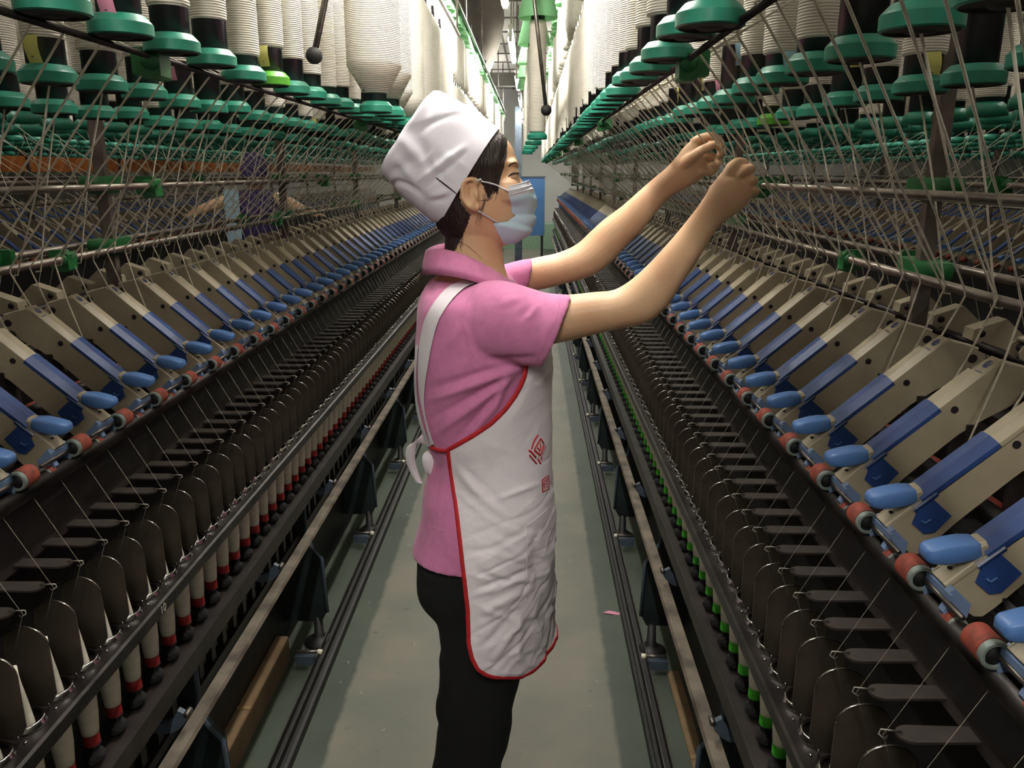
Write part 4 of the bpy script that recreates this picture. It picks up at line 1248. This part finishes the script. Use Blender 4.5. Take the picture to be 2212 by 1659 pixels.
# collar
def collar_row(back, near, front, hw):
    b_, n_, f_ = at(*back, YP), at(*near, YP-hw), at(*front, YP)
    out = []
    for i in range(40):
        a = 2*math.pi*i/40; ca = math.cos(a); s2 = math.sin(a)**2
        c = (b_+f_)/2
        p = c+(f_-b_)/2*ca; p.y = YP+hw*math.sin(a)
        p.z += (n_.z-c.z)*s2; p.x += (n_.x-c.x)*s2*.6
        out.append(p)
    return out
cr_ = [collar_row((923, 574), (1000, 592), (1118, 632), .100), collar_row((912, 590), (1002, 603), (1126, 642), .116), collar_row((913, 570), (1000, 582), (1122, 628), .106), collar_row((920, 540), (1000, 553), (1110, 606), .083),
       collar_row((928, 535), (1000, 550), (1104, 602), .079), collar_row((936, 548), (1002, 560), (1098, 608), .074), collar_row((934, 580), (1004, 590), (1098, 630), .080)]
ck = MB().grid(cr_, M_PINK, True, True); colo = pchild('collar', ck.mesh('collar'))

# --- apron
ap_b, ap_rows, th_edge = MB(), [], []
edge = [(1137, 785), (1132, 812), (1124, 832), (1112, 855), (1090, 885), (1060, 915), (1020, 942), (985, 962), (969, 971), (971, 990), (975, 1019), (981, 1060), (987, 1103), (995, 1171), (1001, 1225), (1005, 1262), (1011, 1316), (1013, 1388), (1020, 1421), (1031, 1443), (1047, 1456), (1064, 1462)]
def edge_x(py):
    if py <= edge[0][1]: return edge[0][0]
    for (x1, y1), (x2, y2) in zip(edge, edge[1:]):
        if y1 <= py <= y2: return x1+(x2-x1)*(py-y1)/(y2-y1)
    return edge[-1][0]
ap_k = [(740, 901, 1183, .178), (780, 900, 1187, .175), (820, 900, 1187, .171), (880, 905, 1187, .165), (935, 922, 1187, .159), (970, 936, 1187, .158), (1005, 934, 1187, .163), (1045, 925, 1188, .174), (1095, 918, 1190, .184),
        (1135, 912, 1190, .189), (1170, 912, 1191, .190), (1230, 915, 1193, .189), (1290, 920, 1194, .187), (1345, 925, 1194, .186), (1385, 930, 1194, .185)]
APF = [((985, 1010), (1085, 1110), 9, .006), ((1000, 1005), (1100, 1105), 6, -.004), ((1015, 1275), (1135, 1230), 6, -.004), ((1015, 1290), (1140, 1240), 7, .005), ((1020, 1330), (1150, 1265), 8, .005), ((1040, 1400), (1135, 1290), 7, -.004), ((1060, 1430), (1150, 1300), 7, .005), ((1075, 1075), (1165, 1040), 6, .004), ((1060, 1150), (1130, 1200), 7, .003), ((1140, 1150), (1165, 1290), 9, -.006), ((1160, 1150), (1180, 1290), 9, .006), ((1005, 1190), (1060, 1180), 6, -.003), ((1150, 1300), (1165, 1390), 8, .005), ((1010, 1235), (1060, 1250), 6, .004)]
NA = 101
def ap_point(k_, th):
    l, r_ = at(k_[1], k_[0], YP), at(k_[2], k_[0], YP); c = (l+r_)/2; a = (r_.x-l.x)/2
    ca, sa = math.cos(th), math.sin(th); e = 2.5-.4*max(0, min(1, (k_[0]-1000)/350))
    return Vector((c.x+a*math.copysign(abs(ca)**(2/e), ca), YP-k_[3]*math.copysign(abs(sa)**(2/e), sa), c.z))
for k_ in densify(ap_k, 180):
    th = None
    for i in range(0, 181):
        a = R(i); p = ap_point(k_, a); sh_ = .22*max(0, min(1, (k_[0]-1000)/350)); p.x += sh_*(p.y-YP)-.006*sh_/.22; x, y = proj(p)
        if x <= edge_x(y) or (y > 1461 and i > 20): th = R(max(0, i-1)+.0); break
    if th is None: th = R(150)
    # refine the edge angle
    lo_, hi_ = th, th+R(1.2)
    for _ in range(8):
        md_ = (lo_+hi_)/2; p = ap_point(k_, md_); p.x += sh_*(p.y-YP)-.006*sh_/.22; x, y = proj(p)
        if x <= edge_x(y): hi_ = md_
        else: lo_ = md_
    th = lo_
    th_edge.append(max(th, R(4)))
    r_ = []
    for j in range(NA):
        a = -th_edge[-1]+2*th_edge[-1]*j/(NA-1); p = ap_point(k_, a)
        sh_ = .22*max(0, min(1, (k_[0]-1000)/350)); p.x += sh_*(p.y-YP)-.006*sh_/.22
        c = Vector((at((k_[1]+k_[2])/2, k_[0], YP).x, YP, p.z)); n_ = (p-c).normalized()
        t = max(0, (k_[0]-930)/450); q = p*10
        d = noise.noise(q)*.004*(t+.35)+noise.noise(q*2.7)*.0015*(t+.3)
        for k1, k2, k3, off_, amp, wd in ((7, 9, 5, 0, .0042, .10), (8, -12, 8, 4, -.0038, .09), (12, -22, 12, 9, .0020, .10), (14, 26, 14, 13, -.0018, .10)):
            cre = noise.noise(Vector((p.x*k1+p.z*k2, p.y*k1*.7+off_, p.z*k3))); d += amp*max(0, 1-abs(cre)/wd)*(.3+t)
        pxa, pya = proj(p)
        if p.y < YP:
            for a_, b_, w_, h_ in APF:
                if min(a_[1], b_[1])-30 < pya < max(a_[1], b_[1])+30: d += h_*fold(pxa, pya, a_, b_, w_)
        d += .0045+.004*math.exp(-((k_[0]-1130)/70)**2)
        d *= .25+.75*min(1, min(j, NA-1-j)/8)
        r_.append(p+n_*(d+.001))
    ap_rows.append(r_)
ap_b.grid(ap_rows, M_WCLOTH, True)
apron_me = ap_b.mesh('apron'); apron_bvh = bvh_of(apron_me)
apo = pchild('apron', apron_me.copy())
tr = MB()
lft = [r_[-1] for r_ in ap_rows]; rgt = [r_[0] for r_ in ap_rows]; bot = ap_rows[-1]
def flat_band(b, P_, w_, material, outc, th=.0012):
    rows = []
    for i, p in enumerate(P_):
        t = (P_[min(i+1, len(P_)-1)]-P_[max(i-1, 0)]).normalized()
        n_ = (p-outc(p)).normalized(); s_ = t.cross(n_).normalized()
        rows.append([p-s_*w_+n_*th*.3, p-s_*w_*.8+n_*th*1.6, p+s_*w_*.8+n_*th*1.6, p+s_*w_+n_*th*.3, p+s_*w_-n_*th, p-s_*w_-n_*th])
    b.grid(rows, material, True, True)
outc = lambda p: Vector((at(1050, 1000, YP).x, YP, p.z))
flat_band(tr, rgt, .0042, M_REDT, outc); flat_band(tr, lft, .0042, M_REDT, outc)
flat_band(tr, bot, .0042, M_REDT, outc)
tro = pchild('red_trim', tr.mesh('red_trim')); tro.parent = apo; tro['label'] = 'red bias tape along the apron edge'
# printed red characters, pocket seam
pr = MB()
zz = lambda a, b_: (1120+a*.1205, 900+b_*.1205)
def stroke(pts, r_):
    P_ = [hit(apron_bvh, *zz(*p), .0002) for p in pts]
    dens = densify([tuple(p) for p in P_], max(3, len(P_)*3)); pr.tube(dens, r_, M_REDT, 6)
for pts, w_ in (([(345, 330), (300, 400), (265, 460), (235, 575)], .0018), ([(185, 600), (240, 650), (305, 730)], .0022), ([(190, 690), (250, 760), (320, 845)], .0017), ([(340, 755), (395, 845)], .0018), ([(410, 715), (405, 780)], .0013),
                ([(390, 395), (330, 510), (280, 600)], .0017), ([(280, 600), (335, 650), (385, 690)], .0022), ([(390, 395), (425, 440), (452, 495)], .0017), ([(450, 500), (420, 600), (392, 690)], .0017), ([(335, 560), (375, 600)], .0016),
                ([(388, 480), (395, 560), (370, 640)], .0012), ([(485, 520), (455, 590), (425, 680)], .0009),
                ([(415, 1150), (470, 1100), (530, 1062)], .0012), ([(425, 1195), (470, 1150), (520, 1110)], .0010), ([(425, 1240), (470, 1195), (520, 1155)], .0010), ([(422, 1150), (428, 1260), (432, 1360)], .0014), ([(432, 1355), (470, 1330), (500, 1312), (548, 1300)], .0011),
                ([(462, 1235), (466, 1290)], .0010), ([(490, 1225), (545, 1185)], .0010), ([(535, 1062), (542, 1160), (545, 1290)], .0011), ([(495, 1265), (545, 1245)], .0009)):
    stroke(pts, w_)
pro = pchild('red_print', pr.mesh('red_print')); pro.parent = apo; pro['label'] = 'red characters printed on the apron'
ps = MB()
for pts in ([(1188, 1094), (1165, 1115), (1136, 1137)], [(1136, 1137), (1138, 1190), (1138, 1240), (1140, 1292)]):
    ps.tube([hit(apron_bvh, x, y, .0003) for x, y in densify(pts, 14)], .0008, M_WCLOTH, 5)
pso = pchild('pocket_seam', ps.mesh('pocket_seam')); pso.parent = apo
# straps over the shoulder and down the back
st_ = MB()
def strap(L_, R_, bv, off=.0035):
    n = 26; l = densify(L_, n); r_ = densify(R_, n); rows = []
    for a, b_ in zip(l, r_):
        row = []
        for q in range(5):
            x = a[0]+(b_[0]-a[0])*q/4; y = a[1]+(b_[1]-a[1])*q/4
            row.append(hit(bv, x, y, off))
        rows.append(row)
    st_.grid(rows, M_WCLOTH, True)
strap([(1010, 603), (1004, 608), (971, 621), (943, 651), (922, 687), (912, 726), (907, 771), (906, 801), (909, 847), (917, 892), (933, 961)],
      [(1040, 606), (1031, 613), (1001, 627), (971, 657), (949, 693), (936, 741), (928, 786), (921, 832), (920, 877), (926, 915), (941, 958)], shirt_bvh)
strap([(903, 745), (900, 800), (901, 850), (908, 900), (926, 962)], [(909, 745), (905, 800), (906, 850), (914, 900), (934, 962)], shirt_bvh, .005)
sto = pchild('shoulder_strap', st_.mesh('shoulder_strap')); sto.parent = apo
# waist tie and bow
bw = MB()
bw.tube([hit(shirt_bvh, x, y, .003) for x, y in densify([(969, 971), (955, 972), (942, 969), (934, 965)], 10)], .0035, M_REDT, 6)
rt = pchild('waist_tie', bw.mesh('waist_tie')); rt.parent = apo; rt['label'] = 'red waist tie'
bw = MB()
def ribbon(keys, y0):
    rows = []
    for (x, y, dy, w_, tw) in densify(keys, 26):
        p = at(x, y, y0+dy); rows.append([p+Vector((math.sin(tw)*w_*k_, -.004*(1-k_*k_), math.cos(tw)*w_*k_)) for k_ in (-1, -.5, 0, .5, 1)])
    bw.grid(rows, M_WCLOTH, True); bw.grid([[p+Vector((.0006, .0012, 0)) for p in r_] for r_ in rows], M_WCLOTH, True)
ribbon([(937, 966, 0, .006, .2), (922, 950, -.01, .010, .3), (903, 948, -.02, .011, .7), (889, 962, -.02, .010, 1.2), (886, 990, -.01, .009, 1.5), (893, 1017, 0, .008, 1.7), (905, 1042, 0, .007, 1.9)], 1.50)
ribbon([(937, 966, 0, .006, 1.2), (928, 978, -.015, .012, 1.4), (926, 1000, -.02, .012, 1.6), (932, 1026, -.01, .009, 1.8), (942, 1014, .01, .007, 1.8), (941, 985, 0, .006, 1.5), (937, 966, 0, .005, 1.2)], 1.50)
bw.lathe([(.002, -.009), (.008, -.004), (.008, .004), (.002, .009)], at(937, 966, 1.495), M_WCLOTH, 10)
bo = pchild('bow', bw.mesh('bow')); bo.parent = apo; bo['label'] = 'white bow at the back of the waist'

# --- trousers and shoes
T = MB()
closed([xring(*k_, n=40) for k_ in densify([(1110, 925, 1172, .160), (1160, 911, 1174, .168), (1205, 903, 1172, .170), (1250, 903, 1165, .168), (1285, 925, 1150, .160)], 16)], M_TROU, T)
def leg(Yl, dx, b):
    ks = [(1215, 905, 1160, .085), (1262, 905, 1150, .086), (1300, 927, 1142, .084), (1345, 942, 1138, .082), (1388, 950, 1136, .079), (1440, 949, 1131, .076), (1481, 946, 1120, .074), (1521, 943, 1110, .073), (1550, 948, 1106, .072),
          (1580, 944, 1101, .071), (1606, 941, 1096, .070), (1640, 938, 1084, .068), (1680, 932, 1078, .066), (1740, 930, 1072, .066), (1800, 930, 1068, .066)]
    closed([xring(k_[0], k_[1]+dx, k_[2]+dx, k_[3], Y=Yl, n=36, e=2.2) for k_ in densify(ks, 60)], M_TROU, b)
leg(1.478, 0, T)
TF = MB()
leg(1.478, 0, TF)
TF.v = [(v[0]-.012 if False else v[0], 2*YP-v[1], v[2]) for v in TF.v]   # the far leg, mirrored about the body's middle
T.merge(TF)
trou_me = remesh(T, 'trousers', .005, 6, M_TROU)
trou_me.update()
for v in trou_me.vertices:
    q = v.co; v.co = q+v.normal*(noise.noise(Vector((q.x*10, q.y*10, q.z*16)))*.005+noise.noise(Vector((q.x*18+q.z*9, q.y*9, q.z*22)))*.003)
tzmin = min(v.co.z for v in trou_me.vertices)
pchild('trousers', trou_me)
lx = at(1000, 1800, 1.478).x
for sg in (-1, 1):
    yc = YP+sg*.082; rows = []
    for z, a0, a1, hw in ((.0, -.075, .150, .040), (.012, -.08, .155, .044), (.03, -.078, .150, .043), (.05, -.072, .120, .038), (.075, -.060, .060, .034), (.11, -.050, .042, .034), (max(.16, tzmin+.03), -.048, .045, .036)):
        rows.append(loop(Vector((lx+(a0+a1)/2, yc, z)), Vector(((a1-a0)/2, 0, 0)), Vector((0, hw, 0)), 24, 2.4, .12))
    s_me = closed(rows, M_SHOE).mesh('shoe'); pchild('shoe', s_me)

# ------------------------------------------------------------------ things around
# overhead track of the travelling cleaner
tr_ = empty('cleaner_track', (-.437, 0, 2.47)); tag(tr_, 'pair of polished overhead rails running the length of the left frame', 'rail')
b = MB().tube([(0, -.5, 0), (0, 14, 0)], .012, M_RING, 8); b.build('rail', tr_)
b = MB().tube([(-.05, -.5, .03), (-.05, 14, .03)], .014, M_DSTEEL, 8); b.build('rail', tr_)
b = MB()
for i in range(8): b.tube([(-.025, .4+i*1.9, .03), (-.025, .4+i*1.9, .73)], .008, M_STEEL, 6); b.box(-.06, .012, .38+i*1.9, .42+i*1.9, .0, .04, M_DSTEEL)
b.build('hanger', tr_)
for i in range(8): MB().box(-.22, -.02, 5.5+i*1.25, 5.58+i*1.25, -.12, -.075, M_BEAM).build('cross_bracket', tr_)
# ball ended levers hanging over the aisle
def ball_lever(x, y, z, tx, tz, label, r_=.019):
    e = empty('ball_lever', (x, y, z)); tag(e, label, 'lever')
    MB().lathe([(r_*math.sin(a), r_*math.cos(a)) for a in [math.pi*i/12 for i in range(1, 12)]], (0, 0, 0), M_HOLE, 18).build('ball', e)
    MB().tube([(0, 0, 0), (tx, 0, tz)], .0065, M_STEEL, 8).tube([(tx, 0, tz), (tx, 0, 3.19-z)], .0065, M_STEEL, 8).build('rod', e)
ball_lever(-.430, 1.70, 1.7326, .075, .27, 'slanting steel rod with a black ball end in front of the left creel bobbins', .0165)
ball_lever(.049, 2.90, 1.714, -.065, .52, 'slanting steel rod with a black ball end beside the slim bobbins over the aisle', .0185)
# dark rod hanging at the right creel
e = MB().lathe([(.009, 1.69), (.009, 3.19)], (.187, 1.86, 0), M_HOLE, 10).build('hanging_rod'); tag(e, 'thin black rod hanging in front of the right creel', 'rod')
# hanging duct at the far end
M_DUCT = mat('dusty_duct_cloth', '4d463d', .85, 0, .2, 5, bump=.4, bump_scale=7)
rows = []
for z, a, dx in ((3.19, .34, 0), (2.95, .32, .02), (2.75, .26, .05), (2.55, .2, .02), (2.42, .12, 0), (2.36, .05, -.02)):
    rows.append([p+Vector((noise.noise(p*5)*.05, 0, noise.noise(p*4)*.04)) for p in loop(Vector((-.62+dx, 8.6, z)), Vector((a, 0, 0)), Vector((0, .3, 0)), 24, 2.6)])
tag(closed(rows, M_DUCT).build('air_duct'), 'sagging beige cloth duct under the ceiling far down the aisle', 'duct')
# blue machine and post at the end of the aisle
M_BLUP2 = mat('blue_machine_paint', '3f6c9e', .5, 0, .08, 6)
e = empty('blue_cabinet', (.03, 14.4, 0)); tag(e, 'blue machine cabinet standing at the far end of the aisle', 'cabinet')
MB().box(-.26, .20, -.2, .2, .45, 1.42, M_BLUP2, .02).build('body', e)
MB().box(-.27, .21, -.21, .21, 1.42, 1.445, M_CASTE).build('top', e)
for x in (-.23, .14): MB().box(x, x+.04, -.18, .18, 0, .45, M_BLACK).build('leg', e)
MB().box(-.25, -.235, -.205, -.2, 1.1, 1.3, M_STEEL).build('handle', e)
e = empty('grey_post', (-.22, 14.0, 0)); tag(e, 'tall blue grey post at the end of the aisle behind the face', 'post')
MB().box(-.055, .055, -.05, .05, 0, 2.55, M_CASTE, .01).box(-.08, .08, -.07, .07, 0, .02, M_BLACK).build('post', e)
MB().box(-.02, .02, -.12, -.05, 1.35, 1.5, M_BLUP2).build('switch_box', e)
e = MB().box(-1.0, 1.1, 16.6, 17.2, 0, .5, mat('pale_green_box', '87a489', .6), .02).build('low_bench'); tag(e, 'low pale green bench beyond the end of the aisle', 'bench')
# orange board over the next aisle on the left
M_ORA = mat('orange_board', 'b4641f', .7, 0, .2, 8, bump=.3, bump_scale=30)
e = empty('orange_board', (-2.45, 0, 0)); tag(e, 'long orange board at eye level beyond the left frame', 'board')
b = MB(); b.box(-.01, .01, 1.2, 13, 1.512, 1.585, M_ORA); b.build('board', e)
b = MB()
for i in range(13): b.box(.01, .016, 1.3+i*.9, 1.32+i*.9, 1.51, 1.59, M_BROWN)
b.build('joint_straps', e)
# cardboard under the frames, scrap of paper on the floor
def carton(x0, x1, y0, y1, h, label, rot=0):
    e = empty('cardboard_sheet', ((x0+x1)/2, (y0+y1)/2, 0)); e.rotation_euler.z = rot; tag(e, label, 'cardboard')
    w, l = (x1-x0)/2, (y1-y0)/2
    MB().box(-w, w, -l, l, .001, h, M_CARTON, .004).build('sheet', e)
    MB().box(-w, w, -l*.02, l*.02, h, h+.002, mat('brown_tape', '8d7350', .4)).build('tape', e)
carton(-1.35, -.76, 1.55, 2.26, .09, 'large flat cardboard piece under the left frame')
carton(.43, .47, 1.45, 2.22, .012, 'narrow cardboard strip lying along the right rail')
carton(.50, .60, 1.4, 2.2, .02, 'cardboard strip lying under the right frame, inside the rail')
carton(.62, .95, 1.75, 2.55, .05, 'wide cardboard piece deep under the right frame')
b = MB(); pts = [(0, 0), (.02, .012), (.045, .010), (.05, .004), (.068, .004), (.074, -.004), (.05, -.010), (.02, -.008)]
n = len(pts); b.add([(x, y, .0015+.002*math.sin(x*80)) for x, y in pts]+[(x, y, .0023+.002*math.sin(x*80)) for x, y in pts],
                    [tuple(range(n)), tuple(range(n, 2*n))]+[(i, (i+1) % n, n+(i+1) % n, n+i) for i in range(n)], M_PINKP)
o = b.build('paper_scrap'); o.location = (.262, 2.575, 0); tag(o, 'torn scrap of pink paper lying on the aisle floor', 'paper scrap')
b = MB(); rr = random.Random(9)
for i in range(60):
    x, y = XC+rr.uniform(-.44, .44), rr.uniform(1.9, 6); a = rr.uniform(0, 3); L = rr.uniform(.003, .012)
    b.tube([(x, y, .0015), (x+L*math.cos(a), y+L*math.sin(a), .003), (x+L*math.cos(a+.8)*1.5, y+L*math.sin(a+.8)*1.5, .0015)], .0006, M_STRAND, 4)
o = b.build('lint'); tag(o, 'bits of white lint scattered over the aisle floor', 'lint', None, 'stuff')

# the other worker, in the next aisle on the left
M_PURP = mat('purple_print_cloth', '3a2c5e', .85, 0, .3, 60, hex2='241b3c')
M_LBLUE = mat('light_blue_apron', 'a9c4d6', .8, 0, .05)
wx, wy = -1.85, 5.55
W_ = MB()
def wr(z, a, b_, dx=0): return loop(Vector((wx+dx, wy, z)), Vector((a, 0, 0)), Vector((0, b_, 0)), 20, 2.2)
closed([wr(z, a, b_) for z, a, b_ in ((1.40, .035, .04), (1.43, .05, .06), (1.48, .068, .085), (1.54, .073, .09), (1.59, .062, .075), (1.62, .03, .04))], M_SKIN, W_)
closed([wr(z, a, b_) for z, a, b_ in ((.85, .12, .09), (1.0, .12, .09), (1.2, .14, .1), (1.32, .15, .09), (1.38, .06, .06), (1.44, .045, .05))], M_SKIN, W_)
for sg in (-1, 1):
    W_.tube([(wx+sg*.13, wy, 1.34), (wx+sg*.24, wy-.05, 1.31), (wx+sg*.33, wy-.10, 1.27), (wx+sg*.42, wy-.08, 1.24)], [.045, .04, .034, .025], M_SKIN, 12)
    for q in range(4): W_.tube([(wx+sg*.42, wy-.09+q*.012, 1.24), (wx+sg*.46, wy-.095+q*.014, 1.235), (wx+sg*.485, wy-.09+q*.015, 1.22)], [.008, .007, .005], M_SKIN, 8)
    W_.tube([(wx+sg*.41, wy-.10, 1.235), (wx+sg*.44, wy-.12, 1.22)], [.009, .006], M_SKIN, 8)
worker = empty('person', (wx, wy, 0)); tag(worker, 'worker in dark purple top and headscarf, arms spread, beyond the left frame', 'person')
wme = remesh(W_, 'body', .008, 4, M_SKIN); wme.transform(Matrix.Translation((-wx, -wy, 0))); link('body', wme, worker)
def wpart(nm, b_): me = b_.mesh(nm); me.transform(Matrix.Translation((-wx, -wy, 0))); return link(nm, me, worker)
wpart('purple_top', closed([wr(z, a, b_) for z, a, b_ in ((.80, .17, .13), (1.0, .15, .12), (1.2, .16, .12), (1.32, .175, .11), (1.375, .12, .08), (1.40, .06, .06))], M_PURP))
wpart('headscarf', closed([wr(z, a, b_) for z, a, b_ in ((1.43, .075, .10), (1.5, .082, .105), (1.57, .082, .10), (1.63, .055, .07), (1.65, .02, .03))], M_PURP))
ab = MB(); ab.grid([[Vector((wx-.17+x*.10, wy-.135-.01*math.sin(x*3), z)) for x in (0, .5, 1)] for z in (1.40, 1.2, 1.0, .75, .5)], M_LBLUE, True)
ab.grid([[Vector((wx-.17+x*.10, wy-.131-.01*math.sin(x*3), z)) for x in (0, .5, 1)] for z in (1.40, 1.2, 1.0, .75, .5)], M_LBLUE, True)
wpart('apron_panel', ab)
wpart('trousers', closed([wr(z, a, b_) for z, a, b_ in ((.08, .12, .09), (.4, .14, .1), (.85, .155, .12))], M_TROU))
for sg in (-1, 1): wpart('shoe', closed([loop(Vector((wx+sg*.07, wy-.04, z)), Vector((.04, 0, 0)), Vector((0, l, 0)), 16, 2.4) for z, l in ((0, .12), (.03, .125), (.07, .09), (.10, .05))], M_SHOE))
